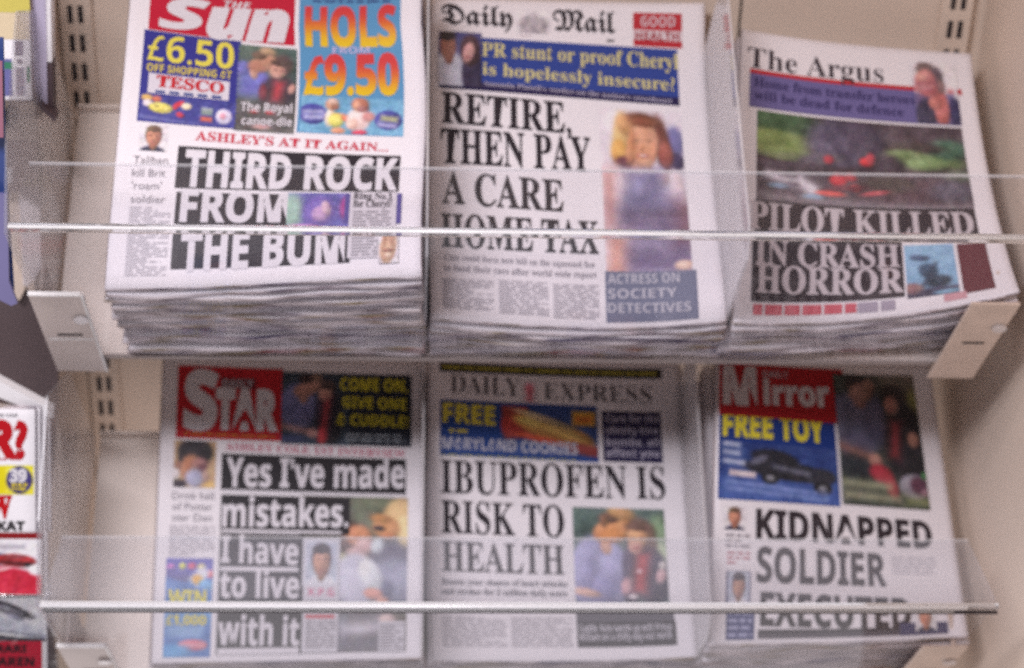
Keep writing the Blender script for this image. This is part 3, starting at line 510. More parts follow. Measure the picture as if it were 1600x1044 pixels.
 'redcars': [(236, 232, 238), ('b', .3, .13, .5, .02, 0, (150, 146, 160), .4), ('e', .22, .30, .34, .10, 0, (66, 70, 130), .3), ('b', .2, .40, .4, .05, 0, (60, 58, 80), .4), ('e', .70, .38, .24, .12, .06, (206, 40, 44), .2), ('b', .72, .43, .2, .03, .1, (60, 28, 34), .4), ('e', .68, .31, .14, .04, 0, (150, 60, 66), .5), ('e', .84, .45, .04, .04, 0, (40, 30, 34), .3),
             ('e', .46, .82, .66, .34, .05, (222, 30, 62), .12), ('e', .16, .62, .05, .06, .2, (240, 150, 160), .4), ('e', .48, .56, .2, .03, -.2, (244, 170, 180), .5), ('e', .12, .86, .05, .05, -.5, (250, 220, 226), .4), ('b', .7, .85, .012, .2, .3, (180, 20, 48), .4), ('b', .4, .84, .012, .2, .25, (186, 22, 50), .4), ('e', .95, .55, .1, .1, 0, (236, 226, 230), .4)],
 'silvercar': [(232, 232, 240), ('e', .1, .16, .34, .18, .2, (238, 238, 246), .2), ('e', .55, .24, .34, .12, .35, (60, 56, 66), .25), ('e', .60, .30, .18, .07, .3, (130, 126, 140), .4), ('e', .3, .62, .7, .24, .15, (206, 210, 224), .2), ('e', .66, .46, .1, .05, .3, (150, 150, 174), .5), ('b', .4, .76, .6, .02, .12, (110, 112, 130), .5), ('e', .5, .92, .7, .07, .08, (62, 60, 72), .3), ('e', .35, .80, .5, .03, .12, (244, 244, 250), .4)],
 'disc': [(244, 232, 40), ('e', .5, .5, .46, .47, 0, (58, 48, 124), .06)],
 'barcode': [(214, 208, 222), ('b', .5, .5, .34, .5, 0, (206, 202, 214), .1)] + [('b', .2 + .033 * i, .5, .008 + .005 * ((i * 7) % 3), .46, 0, (120, 110, 132), .05) for i in range(19)],
}

DATA = [{'x': -0.31247,
  'row': 0,
  'top': 1.0,
  'rz': 0.00085,
  't': 0.15318,
  'w': 0.289,
  'h': 0.38391,
  'vr': (0.0, 0.751),
  'a': [[-0.00502, 0.00284, 0.05135, -0.05411], [0.00546, -0.01734, 0.04071, -0.04662]],
  'b': [[-0.01235, 0.05081, 0.1418, -0.18546], [0.00613, -0.10328, -0.12987, 0.16821], [0.05466, -0.10435, -0.02992, 0.15818], [-0.02781, 0.08684, -0.03806, 0.0191]],
  'seed': 3,
  'n': 21,
  'shift': (0.002, -0.001),
  'label': 'newspaper headed THIRD ROCK FROM THE BUM on top of the tallest pile, upper tray',
  'under': 'folded newspaper in the tall pile under the THIRD ROCK FROM THE BUM front page',
  'group': 'newspapers in the tall upper left pile',
  'parts': [{'name': 'masthead',
             'items': [('rect', 0.01912, 0.26404, 0.16129, 0.33003, (206, 32, 62)), ('text', 'THE', 'I', 0.09082, 0.30157, 0.11744, 0.30189, 0.00906, (236, 231, 238), {}),
                       ('text', 'S', 'I', 0.02872, 0.26867, 0.07784, 0.27236, 0.03472, (236, 231, 238), {'bold': 0.03}), ('text', 'un', 'I', 0.07431, 0.26478, 0.15633, 0.26967, 0.0433, (236, 231, 238), {'bold': 0.05})],
             'z': 0},
            {'name': 'advert',
             'items': [('rect', 0.01563, 0.16417, 0.10858, 0.26317, (58, 58, 150)), ('text', '£6.50', 'B', 0.02023, 0.22902, 0.10207, 0.22957, 0.03007, (240, 226, 92), {}),
                       ('text', 'OFF SHOPPING AT', 'B', 0.02052, 0.21677, 0.10077, 0.21846, 0.00831, (226, 206, 90), {'bold': 0.01}), ('pic', 0.01707, 0.16539, 0.10668, 0.19247, 'food'),
                       ('rect', 0.02304, 0.19398, 0.09918, 0.21506, (232, 226, 236)), ('text', 'TESCO', 'S', 0.03062, 0.20165, 0.09446, 0.20122, 0.01158, (206, 40, 52), {'bold': 0.02}),
                       ('rect', 0.03035, 0.19462, 0.03953, 0.19753, (70, 84, 150)), ('rect', 0.04347, 0.19473, 0.05268, 0.1977, (70, 84, 150)), ('rect', 0.05665, 0.1948, 0.06589, 0.19783, (70, 84, 150)),
                       ('rect', 0.06988, 0.19482, 0.07915, 0.19791, (70, 84, 150)), ('rect', 0.08317, 0.19479, 0.09246, 0.19794, (70, 84, 150))],
             'z': 0},
            {'name': 'photograph',
             'items': [('pic', 0.10606, 0.16271, 0.16333, 0.26013, 'royal'), ('text', 'The Royal', 'B', 0.11139, 0.18397, 0.16007, 0.18626, 0.00983, (236, 231, 238), {}),
                       ('text', 'canoe-dle', 'B', 0.11303, 0.16941, 0.16096, 0.17117, 0.00903, (236, 231, 238), {})],
             'z': 0},
            {'name': 'advert',
             'items': [('rect', 0.16576, 0.16514, 0.26833, 0.35333, (98, 160, 206)), ('pic', 0.16829, 0.1659, 0.2683, 0.20812, 'beach'),
                       ('text', 'HOLS', 'B', 0.17147, 0.26601, 0.26361, 0.26862, 0.04368, (222, 66, 70), {'col2': (244, 206, 40), 'bold': 0.03}),
                       ('text', 'FROM', 'B', 0.19856, 0.25777, 0.23554, 0.2592, 0.00739, (206, 196, 236), {}),
                       ('text', '£9.50', 'B', 0.17009, 0.20975, 0.26369, 0.21466, 0.0437, (222, 66, 70), {'col2': (244, 206, 40), 'bold': 0.03}), ('dash', 0.17898, 0.31627, 0.25788, 0.32468, 2, (60, 70, 130), 0.5, 0.012)],
             'z': 0},
            {'name': 'strapline', 'items': [('text', "ASHLEY'S AT IT AGAIN...", 'S', 0.0713, 0.14955, 0.25425, 0.14732, 0.00928, (214, 70, 90), {'bold': 0.01})], 'z': 0},
            {'name': 'photograph', 'items': [('pic', 0.01966, 0.13512, 0.04572, 0.1619, 'man')], 'z': 0},
            {'name': 'article',
             'items': [('text', 'Taliban', 'P', 0.01615, 0.12154, 0.04798, 0.12303, 0.00811, (120, 112, 122), {'bold': -0.004}),
                       ('text', 'kill Brit', 'P', 0.01608, 0.10903, 0.04674, 0.11014, 0.00807, (120, 112, 122), {'bold': -0.004}),
                       ('text', "'roam'", 'P', 0.01658, 0.09661, 0.04431, 0.09729, 0.00805, (120, 112, 122), {'bold': -0.004}),
                       ('text', 'soldier', 'P', 0.01712, 0.0836, 0.04899, 0.08413, 0.00804, (120, 112, 122), {'bold': -0.004}), ('dash', 0.01679, 0.01161, 0.0549, 0.08048, 26, (192, 186, 194), 0.5, 0.018000000000000002)],
             'z': 0},
            {'name': 'headline',
             'items': [('rect', 0.05639, 0.09964, 0.26688, 0.14243, (48, 42, 50)), ('rect', 0.05866, 0.01838, 0.22384, 0.09596, (48, 42, 50)),
                       ('text', 'THIRD ROCK', 'B', 0.06409, 0.10197, 0.26496, 0.10192, 0.03621, (236, 231, 238), {'bold': 0.02}), ('text', 'FROM', 'B', 0.06348, 0.0666, 0.16424, 0.06588, 0.03202, (236, 231, 238), {'bold': 0.02}),
                       ('text', 'THE BUM', 'B', 0.067, 0.01648, 0.21912, 0.01935, 0.03731, (236, 231, 238), {'bold': 0.02})],
             'z': 0},
            {'name': 'photograph', 'items': [('pic', 0.16323, 0.05534, 0.2239, 0.09738, 'romp'), ('rect', 0.21686, 0.06154, 0.27017, 0.09722, (96, 86, 160))], 'z': 3},
            {'name': 'article',
             'items': [('rect', 0.22164, 0.02281, 0.26553, 0.09798, (228, 222, 230)), ('text', 'Ring No.1', 'S', 0.22448, 0.0906, 0.26129, 0.08975, 0.00739, (60, 52, 64), {'bold': 0.01}),
                       ('text', 'for Cheryl?', 'S', 0.22502, 0.08101, 0.26109, 0.08065, 0.00812, (60, 52, 64), {'bold': 0.01}), ('dash', 0.22522, 0.02448, 0.26141, 0.07732, 14, (160, 154, 162), 0.5, 0.018000000000000002)],
             'z': 5},
            {'name': 'photograph', 'items': [('pic', 0.25018, 0.0153, 0.26845, 0.05308, 'ring')], 'z': 8}]},
 {'x': -0.01235,
  'row': 0,
  'top': 1.0,
  'rz': 0.00209,
  't': 0.06344,
  'w': 0.289,
  'h': 0.38391,
  'vr': (0.0, 1.0),
  'a': [[0.00067, -0.01309, 0.0112, 0.0004], [-0.00288, 0.03184, -0.04711, 0.02034]],
  'b': [[0.01939, -0.03871, 0.12016, -0.10001], [-0.03736, 0.07312, -0.20668, 0.17302], [-0.02831, 0.05822, -0.08452, 0.04019], [0.06762, -0.15481, 0.11299, -0.01348]],
  'seed': 5,
  'n': 9,
  'shift': (0, -0.001),
  'label': 'newspaper headed RETIRE, THEN PAY A CARE HOME TAX, upper tray, middle pile',
  'under': 'folded newspaper beneath the RETIRE, THEN PAY front page',
  'group': 'newspapers in the upper middle pile',
  'parts': [{'name': 'masthead',
             'items': [('text', 'Daily', 'F', 0.01105, 0.34878, 0.08592, 0.34722, 0.02586, (48, 42, 50), {'bold': 0.012}), ('text', 'Mail', 'F', 0.12828, 0.34667, 0.19458, 0.34649, 0.02469, (48, 42, 50), {'bold': 0.012}),
                       ('dash', 0.01191, 0.33684, 0.04517, 0.33816, 1, (192, 186, 194), 0.6, 0.012), ('dash', 0.09328, 0.33661, 0.12415, 0.33768, 1, (190, 150, 160), 0.6, 0.012),
                       ('rect', 0.18494, 0.33593, 0.19303, 0.33849, (48, 42, 50))],
             'z': 0},
            {'name': 'crest', 'items': [('pic', 0.08993, 0.34078, 0.12554, 0.37051, 'crest')], 'z': 0},
            {'name': 'badge',
             'items': [('rect', 0.21325, 0.33296, 0.26509, 0.37218, (198, 50, 62)), ('rect', 0.21301, 0.34033, 0.26526, 0.35212, (236, 218, 224)),
                       ('text', 'GOOD', 'B', 0.22124, 0.35593, 0.25804, 0.35677, 0.01201, (232, 206, 214), {}), ('text', 'HEALTH', 'B', 0.21551, 0.3397, 0.26186, 0.34088, 0.0099, (172, 36, 52), {})],
             'z': 0},
            {'name': 'banner',
             'items': [('rect', 0.0107, 0.26401, 0.25956, 0.33108, (54, 76, 158)), ('rect', 0.0114, 0.26401, 0.25956, 0.27386, (46, 38, 84)),
                       ('text', 'PR stunt or proof Cheryl', 'S', 0.05394, 0.30733, 0.2602, 0.30792, 0.01742, (226, 216, 150), {'bold': 0.004}),
                       ('text', 'is hopelessly insecure?', 'S', 0.0546, 0.28391, 0.2557, 0.28154, 0.01531, (226, 216, 150), {'bold': 0.004}),
                       ('text', "Amanda Platell's verdict on the nation's sweetheart", 'S', 0.05523, 0.27048, 0.25158, 0.26647, 0.00553, (196, 190, 214), {})],
             'z': 0},
            {'name': 'photograph', 'items': [('pic', 0.00928, 0.26716, 0.05325, 0.33623, 'celebs')], 'z': 5},
            {'name': 'headline',
             'items': [('text', 'RETIRE,', 'S', 0.01292, 0.22282, 0.14504, 0.2208, 0.03614, (48, 42, 50), {'bold': 0.008}), ('text', 'THEN PAY', 'S', 0.01216, 0.17591, 0.16389, 0.1776, 0.03932, (48, 42, 50), {'bold': 0.008}),
                       ('text', 'A CARE', 'S', 0.01301, 0.13028, 0.13434, 0.12876, 0.03549, (48, 42, 50), {'bold': 0.008}), ('text', 'HOME TAX', 'S', 0.01159, 0.08151, 0.16807, 0.08222, 0.0365, (48, 42, 50), {'bold': 0.008})],
             'z': 0},
            {'name': 'article',
             'items': [('text', 'Cuts could force new bill on the squeezed few', 'S', 0.01379, 0.06669, 0.16369, 0.06616, 0.00714, (150, 144, 154), {}),
                       ('text', 'to fund their care after world wide report', 'S', 0.01351, 0.05455, 0.1646, 0.05468, 0.00714, (150, 144, 154), {}), ('dash', 0.01143, 0.01244, 0.06154, 0.04656, 14, (192, 186, 194), 0.55, 0.0162),
                       ('dash', 0.06699, 0.01033, 0.11616, 0.04828, 15, (192, 186, 194), 0.55, 0.0162), ('dash', 0.121, 0.00856, 0.1665, 0.0473, 15, (192, 186, 194), 0.55, 0.0162)],
             'z': 0},
            {'name': 'photograph', 'items': [('pic', 0.17462, 0.06117, 0.2599, 0.25503, 'actress')], 'z': 0},
            {'name': 'caption',
             'items': [('rect', 0.17316, 0.00542, 0.26376, 0.06279, (128, 132, 156)), ('text', 'ACTRESS ON', 'B', 0.17588, 0.04844, 0.2468, 0.0492, 0.0108, (206, 204, 216), {}),
                       ('text', 'SOCIETY', 'B', 0.17538, 0.03199, 0.24362, 0.03235, 0.01071, (206, 204, 216), {}), ('text', 'DETECTIVES', 'B', 0.17496, 0.01639, 0.25668, 0.01503, 0.01062, (206, 204, 216), {})],
             'z': 0}]},
 {'x': 0.27689,
  'row': 0,
  'top': 0.84,
  'rz': 0.04428,
  't': 0.07586,
  'w': 0.289,
  'h': 0.38391,
  'vr': (0.0, 0.896),
  'a': [[0.00568, 0.04343, -0.00936, 0.01571], [-0.01764, 0.03642, -0.11803, 0.06333]],
  'b': [[0.00399, 0.09956, -0.11172, 0.0362], [-0.0494, -0.16587, 0.23468, -0.11344], [0.08994, -0.1917, 0.22234, -0.06208], [0.0095, -0.06434, 0.10082, -0.06972]],
  'seed': 8,
  'n': 10,
  'shift': (0, -0.001),
  'label': 'newspaper headed PILOT KILLED IN CRASH HORROR, upper tray, right pile',
  'under': 'folded newspaper beneath the PILOT KILLED front page',
  'group': 'newspapers in the upper right pile',
  'parts': [{'name': 'masthead', 'items': [('text', 'The Argus', 'S', 0.00879, 0.27798, 0.17642, 0.27795, 0.02417, (70, 60, 68), {'bold': -0.006}), ('rect', 0.01197, 0.26909, 0.27217, 0.27619, (206, 56, 64))], 'z': 0},
            {'name': 'banner',
             'items': [('rect', 0.01213, 0.23089, 0.26715, 0.27078, (120, 112, 168)), ('text', 'Home from transfer heroes', 'S', 0.01717, 0.25542, 0.2131, 0.2539, 0.01073, (60, 52, 104), {}),
                       ('text', 'will be dead for defence', 'S', 0.01748, 0.24023, 0.19763, 0.23806, 0.01062, (60, 52, 104), {})],
             'z': 2},
            {'name': 'photograph', 'items': [('pic', 0.21261, 0.23165, 0.26649, 0.307, 'mother')], 'z': 5}, {'name': 'photograph', 'items': [('pic', 0.02148, 0.12798, 0.26616, 0.22801, 'crash')], 'z': 0},
            {'name': 'headline',
             'items': [('rect', 0.0203, 0.09323, 0.2654, 0.12759, (62, 52, 58)), ('rect', 0.01801, 0.02131, 0.18098, 0.09122, (62, 52, 58)),
                       ('text', 'PILOT KILLED', 'S', 0.01367, 0.09618, 0.26136, 0.09355, 0.02853, (216, 206, 212), {'bold': 0.01}),
                       ('text', 'IN CRASH', 'S', 0.02153, 0.05967, 0.17755, 0.05791, 0.02578, (216, 206, 212), {'bold': 0.01}),
                       ('text', 'HORROR', 'S', 0.02312, 0.03124, 0.17996, 0.02765, 0.02782, (216, 206, 212), {'bold': 0.012})],
             'z': 0},
            {'name': 'photograph', 'items': [('pic', 0.18334, 0.01835, 0.23574, 0.08301, 'wreck'), ('rect', 0.2393, 0.01449, 0.26963, 0.0817, (112, 56, 66))], 'z': 0},
            {'name': 'strapline',
             'items': [('dash', 0.02075, 0.00584, 0.13075, 0.02093, 1, (222, 110, 124), 0.7, 0.028), ('dash', 0.13204, 0.00459, 0.20452, 0.02145, 1, (176, 166, 184), 0.7, 0.03),
                       ('dash', 0.21952, 0.00585, 0.24183, 0.02006, 1, (222, 170, 180), 0.7, 0.03)],
             'z': 0}]},
 {'x': -0.30512,
  'row': 1,
  'top': 0.923,
  'rz': 0.00992,
  't': 0.052,
  'w': 0.289,
  'h': 0.38391,
  'vr': (0.0, 0.979),
  'a': [[0.00147, -0.00045, -0.00374], [-0.00219, 0.00823, -0.00049]],
  'b': [[-0.00367, 0.05559, -0.03996], [0.00402, -0.08674, 0.05771], [0.00779, -0.06215, 0.05565], [-0.00123, 0.03125, -0.02474]],
  'base': -0.0502,
  'seed': 11,
  'n': 7,
  'shift': (0, 0.001),
  'label': "newspaper headed Yes I've made mistakes, lower tray, left pile",
  'under': "folded newspaper beneath the Yes I've made mistakes front page",
  'group': 'newspapers in the lower left pile',
  'parts': [{'name': 'masthead',
             'items': [('rect', 0.01673, 0.25045, 0.13215, 0.33869, (206, 34, 48)), ('text', 'S', 'B', 0.02412, 0.26374, 0.0615, 0.26294, 0.06717, (236, 231, 238), {'bold': 0.04}),
                       ('text', 'TAR', 'B', 0.05869, 0.26436, 0.12695, 0.26487, 0.04509, (236, 231, 238), {'bold': 0.05}), ('rect', 0.06322, 0.31218, 0.1021, 0.32554, (130, 40, 56)),
                       ('text', 'DAILY', 'B', 0.06566, 0.31297, 0.09926, 0.31364, 0.01028, (206, 200, 210), {}), ('dash', 0.0257, 0.25321, 0.1244, 0.25768, 1, (222, 150, 60), 0.4, 0.012)],
             'z': 0},
            {'name': 'photograph',
             'items': [('rect', 0.13054, 0.24847, 0.27479, 0.33555, (38, 46, 62)), ('pic', 0.13054, 0.24784, 0.20528, 0.33555, 'cuddle'),
                       ('text', 'COME ON,', 'B', 0.19534, 0.31514, 0.27036, 0.31514, 0.01494, (236, 226, 60), {'bold': 0.01}), ('text', 'GIVE ONE', 'B', 0.19767, 0.29409, 0.26895, 0.2933, 0.01329, (236, 226, 60), {'bold': 0.01}),
                       ('text', 'A CUDDLE!', 'B', 0.19083, 0.27283, 0.27115, 0.27238, 0.01321, (236, 226, 60), {'bold': 0.01}), ('dash', 0.20155, 0.25212, 0.26694, 0.26392, 2, (170, 180, 190), 0.45, 0.014)],
             'z': 0},
            {'name': 'photograph', 'items': [('pic', 0.01571, 0.19273, 0.06087, 0.2474, 'boy')], 'z': 0},
            {'name': 'strapline', 'items': [('text', 'ASHLEY COLE 1ST INTERVIEW', 'S', 0.07054, 0.23809, 0.26844, 0.23594, 0.00836, (206, 96, 124), {})], 'z': 0},
            {'name': 'article',
             'items': [('text', 'Drink hell', 'P', 0.01538, 0.1789, 0.05991, 0.1794, 0.00878, (116, 108, 120), {'bold': -0.004}),
                       ('text', 'of Potter', 'P', 0.01582, 0.16653, 0.05915, 0.1669, 0.00872, (116, 108, 120), {'bold': -0.004}),
                       ('text', 'star Dan', 'P', 0.01625, 0.15424, 0.05838, 0.15448, 0.00867, (116, 108, 120), {'bold': -0.004}), ('dash', 0.01368, 0.11491, 0.06203, 0.14986, 12, (192, 186, 194), 0.5, 0.018000000000000002)],
             'z': 0},
            {'name': 'advert',
             'items': [('pic', 0.0116, 0.00552, 0.06181, 0.11278, 'promo'), ('text', 'WIN', 'B', 0.01481, 0.06192, 0.05569, 0.06128, 0.0159, (236, 226, 70), {'bold': 0.02}),
                       ('text', '£1,000', 'B', 0.01354, 0.04066, 0.05646, 0.03981, 0.01026, (230, 216, 80), {'bold': 0.02})],
             'z': 0},
            {'name': 'photograph', 'items': [('pic', 0.15374, 0.00805, 0.27114, 0.18745, 'lovers')], 'z': 0},
            {'name': 'headline',
             'items': [('rect', 0.06722, 0.19061, 0.26874, 0.23341, (40, 36, 42)), ('rect', 0.06797, 0.14237, 0.20763, 0.18554, (44, 40, 46)), ('rect', 0.06801, 0.00743, 0.15876, 0.14091, (50, 46, 54)),
                       ('text', "Yes I've made", 'B', 0.07252, 0.19458, 0.26726, 0.199, 0.0337, (236, 231, 238), {'bold': 0.012}),
                       ('text', 'mistakes.', 'B', 0.06981, 0.14893, 0.20607, 0.15132, 0.03221, (236, 231, 238), {'bold': 0.012}),
                       ('text', 'I have', 'B', 0.06977, 0.10859, 0.15298, 0.10681, 0.02943, (236, 231, 238), {'bold': 0.012}), ('text', 'to live', 'B', 0.06973, 0.0697, 0.15474, 0.06922, 0.02892, (236, 231, 238), {'bold': 0.012}),
                       ('text', 'with it', 'B', 0.06952, 0.0184, 0.1564, 0.0166, 0.03106, (236, 231, 238), {'bold': 0.012}), ('rect', 0.06985, 0.18979, 0.26663, 0.19152, (236, 231, 238)),
                       ('rect', 0.06922, 0.14294, 0.19856, 0.14601, (236, 231, 238)), ('rect', 0.06925, 0.09881, 0.1532, 0.1036, (236, 231, 238)), ('rect', 0.0699, 0.0599, 0.15502, 0.06479, (236, 231, 238)),
                       ('rect', 0.06967, 0.00747, 0.1567, 0.01429, (236, 231, 238))],
             'z': 2},
            {'name': 'photograph',
             'items': [('rect', 0.15772, 0.08165, 0.19784, 0.13693, (228, 226, 236)), ('pic', 0.16129, 0.08602, 0.19497, 0.13258, 'player'), ('rect', 0.15916, 0.00813, 0.19777, 0.08292, (226, 222, 230)),
                       ('text', 'X.P.G', 'B', 0.16363, 0.07139, 0.19259, 0.07071, 0.00866, (222, 110, 150), {}), ('dash', 0.16237, 0.05115, 0.19449, 0.06707, 4, (160, 154, 162), 0.5, 0.012),
                       ('rect', 0.1622, 0.0461, 0.19394, 0.04987, (206, 70, 84)), ('dash', 0.16306, 0.01243, 0.19558, 0.04416, 10, (160, 154, 162), 0.5, 0.018000000000000002)],
             'z': 8},
            {'name': 'article', 'items': [('rect', 0.24157, 0.00808, 0.26977, 0.04207, (224, 220, 228)), ('dash', 0.24301, 0.01029, 0.26836, 0.03914, 8, (160, 154, 162), 0.5, 0.018000000000000002)], 'z': 8}]},
 {'x': -0.00904,
  'row': 1,
  'top': 0.924,
  'rz': 0.00807,
  't': 0.052,
  'w': 0.289,
  'h': 0.38391,
  'vr': (0.0, 0.98),
  'a': [[0.00333, -0.01334, 0.01192], [-0.00752, 0.02154, -0.01711]],
  'b': [[0.00717, 0.04265, -0.03773], [-0.02165, -0.05114, 0.04623], [0.00998, -0.07786, 0.06687], [0.02002, -0.01604, 0.01382]],
  'base': -0.0502,
  'seed': 14,
  'n': 7,
  'shift': (0, 0.001),
  'label': 'newspaper headed IBUPROFEN IS RISK TO HEALTH, lower tray, middle pile',
  'under': 'folded newspaper beneath the IBUPROFEN IS RISK front page',
  'group': 'newspapers in the lower middle pile',
  'parts': [{'name': 'banner', 'items': [('rect', 0.01155, 0.33325, 0.26847, 0.3449, (44, 40, 40)), ('dash', 0.01525, 0.3363, 0.26561, 0.34182, 1, (206, 196, 84), 0.55, 0.026)], 'z': 0},
            {'name': 'masthead',
             'items': [('text', 'DAILY', 'S', 0.0243, 0.30756, 0.10386, 0.30614, 0.02251, (64, 58, 66), {'bold': -0.01}), ('text', 'EXPRESS', 'S', 0.13103, 0.3043, 0.25534, 0.30318, 0.02063, (64, 58, 66), {'bold': -0.01}),
                       ('dash', 0.02504, 0.30331, 0.07965, 0.30282, 1, (160, 154, 162), 0.5, 0.012), ('dash', 0.21219, 0.29858, 0.25663, 0.29975, 1, (160, 154, 162), 0.5, 0.012)],
             'z': 0},
            {'name': 'crest', 'items': [('pic', 0.1056, 0.29763, 0.12355, 0.32534, 'rose')], 'z': 0},
            {'name': 'advert',
             'items': [('rect', 0.01276, 0.23009, 0.19203, 0.2982, (40, 76, 152)), ('pic', 0.08103, 0.23545, 0.19149, 0.29388, 'cookies'),
                       ('text', 'FREE', 'B', 0.01576, 0.27079, 0.07495, 0.26922, 0.02281, (240, 226, 80), {'bold': 0.02}), ('dash', 0.02295, 0.25639, 0.06757, 0.26414, 1, (226, 210, 80), 0.5, 0.012),
                       ('text', 'MARYLAND COOKIES', 'B', 0.01504, 0.23826, 0.16818, 0.23828, 0.01385, (206, 206, 222), {'bold': 0.01}), ('dash', 0.01432, 0.22971, 0.16573, 0.23287, 1, (206, 206, 110), 0.35, 0.012)],
             'z': 0},
            {'name': 'banner',
             'items': [('rect', 0.19715, 0.2318, 0.26544, 0.293, (46, 40, 84)), ('text', 'Cure for the', 'B', 0.20184, 0.27918, 0.26325, 0.28025, 0.00934, (206, 200, 222), {}),
                       ('text', 'obesity time', 'B', 0.20135, 0.2652, 0.26263, 0.26639, 0.00932, (206, 200, 222), {}), ('text', 'bombs, all', 'B', 0.20082, 0.25049, 0.26196, 0.25174, 0.00929, (206, 200, 222), {}),
                       ('text', 'affect you', 'B', 0.20034, 0.23735, 0.26136, 0.23863, 0.00927, (206, 200, 222), {})],
             'z': 0},
            {'name': 'headline',
             'items': [('text', 'IBUPROFEN IS', 'S', 0.01331, 0.18611, 0.26623, 0.1887, 0.03835, (48, 42, 50), {'bold': 0.004}), ('text', 'RISK TO', 'S', 0.01343, 0.14057, 0.14984, 0.13986, 0.03666, (48, 42, 50), {'bold': 0.004}),
                       ('text', 'HEALTH', 'S', 0.01329, 0.09752, 0.14837, 0.09706, 0.03294, (48, 42, 50), {'bold': 0.004})],
             'z': 0},
            {'name': 'article',
             'items': [('text', 'Boosts your chance of heart attacks', 'S', 0.01224, 0.08264, 0.15073, 0.08324, 0.00635, (84, 80, 92), {'bold': 0.01}),
                       ('text', 'and strokes for 2 million daily users', 'S', 0.01197, 0.07209, 0.15032, 0.07234, 0.00632, (84, 80, 92), {'bold': 0.01}),
                       ('dash', 0.01178, 0.05359, 0.15387, 0.06509, 2, (190, 186, 196), 0.4, 0.012), ('dash', 0.0113, 0.01489, 0.08251, 0.04839, 13, (192, 186, 194), 0.5, 0.018000000000000002),
                       ('dash', 0.08719, 0.01495, 0.15516, 0.0485, 12, (192, 186, 194), 0.5, 0.018000000000000002)],
             'z': 0},
            {'name': 'photograph', 'items': [('pic', 0.15967, 0.04141, 0.26357, 0.17616, 'embrace')], 'z': 0},
            {'name': 'caption',
             'items': [('rect', 0.15966, 0.04052, 0.26772, 0.05651, (104, 100, 112)), ('rect', 0.15985, 0.01489, 0.26884, 0.04353, (64, 60, 70)),
                       ('text', 'Cuddle: Kate warms up with Prince', 'B', 0.16222, 0.03204, 0.2644, 0.03235, 0.00862, (222, 218, 228), {}),
                       ('text', 'William on a chilly day out north', 'B', 0.1618, 0.02203, 0.26377, 0.02262, 0.00858, (222, 218, 228), {})],
             'z': 2}]},
 {'x': 0.27875,
  'row': 1,
  'top': 0.842,
  'rz': 0.05148,
  't': 0.10494,
  'w': 0.289,
  'h': 0.38391,
  'vr': (0.0, 0.898),
  'a': [[0.00339, 0.04095, 0.00957], [-0.0105, 0.02683, -0.0719]],
  'b': [[0.0167, 0.10896, -0.11251], [-0.03764, -0.16147, 0.16143], [0.00754, -0.13284, 0.14197], [0.01351, -0.0112, 0.02171]],
  'base': -0.0502,
  'seed': 17,
  'n': 9,
  'shift': (0, -0.001),
  'label': 'newspaper headed KIDNAPPED SOLDIER EXECUTED, lower tray, right pile',
  'under': 'folded newspaper beneath the KIDNAPPED SOLDIER front page',
  'group': 'newspapers in the lower right pile',
  'parts': [{'name': 'masthead',
             'items': [('rect', 0.00287, 0.24882, 0.16837, 0.31419, (178, 32, 42)), ('text', 'M', 'B', 0.00748, 0.26309, 0.05146, 0.26316, 0.04634, (214, 206, 212), {'bold': 0.03}),
                       ('text', 'irror', 'B', 0.05975, 0.26536, 0.14687, 0.26866, 0.02879, (214, 206, 212), {'bold': 0.03}), ('text', 'DAILY', 'B', 0.06028, 0.29897, 0.09441, 0.2996, 0.00817, (196, 180, 190), {})],
             'z': 3},
            {'name': 'advert',
             'items': [('rect', 0.00351, 0.15145, 0.15057, 0.25807, (36, 64, 142)), ('pic', 0.00494, 0.1522, 0.15061, 0.21813, 'toycar'),
                       ('text', 'FREE TOY', 'B', 0.00796, 0.22439, 0.13627, 0.22509, 0.02848, (240, 226, 70), {'bold': 0.03})],
             'z': 0},
            {'name': 'photograph', 'items': [('pic', 0.15399, 0.15459, 0.26325, 0.30847, 'stroll')], 'z': 6},
            {'name': 'headline',
             'items': [('text', 'KIDNAPPED', 'B', 0.04874, 0.11057, 0.26155, 0.10898, 0.03156, (58, 50, 56), {'bold': 0.02}), ('text', 'SOLDIER', 'B', 0.05022, 0.06417, 0.20188, 0.06231, 0.03675, (58, 50, 56), {'bold': 0.015}),
                       ('text', 'EXECUTED', 'B', 0.05502, 0.01902, 0.22785, 0.01347, 0.03381, (58, 50, 56), {'bold': 0.02})],
             'z': 0},
            {'name': 'photograph', 'items': [('pic', 0.01097, 0.11836, 0.03675, 0.14435, 'man')], 'z': 0},
            {'name': 'article',
             'items': [('dash', 0.01388, 0.09857, 0.04224, 0.1153, 3, (160, 154, 162), 0.5, 0.012), ('dash', 0.01585, 0.08086, 0.04256, 0.09627, 3, (206, 150, 160), 0.5, 0.012),
                       ('dash', 0.20887, 0.0755, 0.26237, 0.09834, 5, (206, 202, 212), 0.4, 0.0216)],
             'z': 0},
            {'name': 'photograph', 'items': [('rect', 0.01573, 0.04072, 0.04354, 0.07475, (88, 86, 128)), ('pic', 0.01793, 0.04137, 0.04207, 0.07414, 'player')], 'z': 0},
            {'name': 'caption', 'items': [('rect', 0.01698, 0.00404, 0.04903, 0.03658, (70, 74, 128)), ('dash', 0.0192, 0.00537, 0.04611, 0.03464, 4, (176, 178, 214), 0.5, 0.012)], 'z': 0},
            {'name': 'photograph', 'items': [('rect', 0.21363, 0.00458, 0.26817, 0.01916, (76, 74, 112)), ('pic', 0.23175, 0.00842, 0.25564, 0.03836, 'man')], 'z': 3},
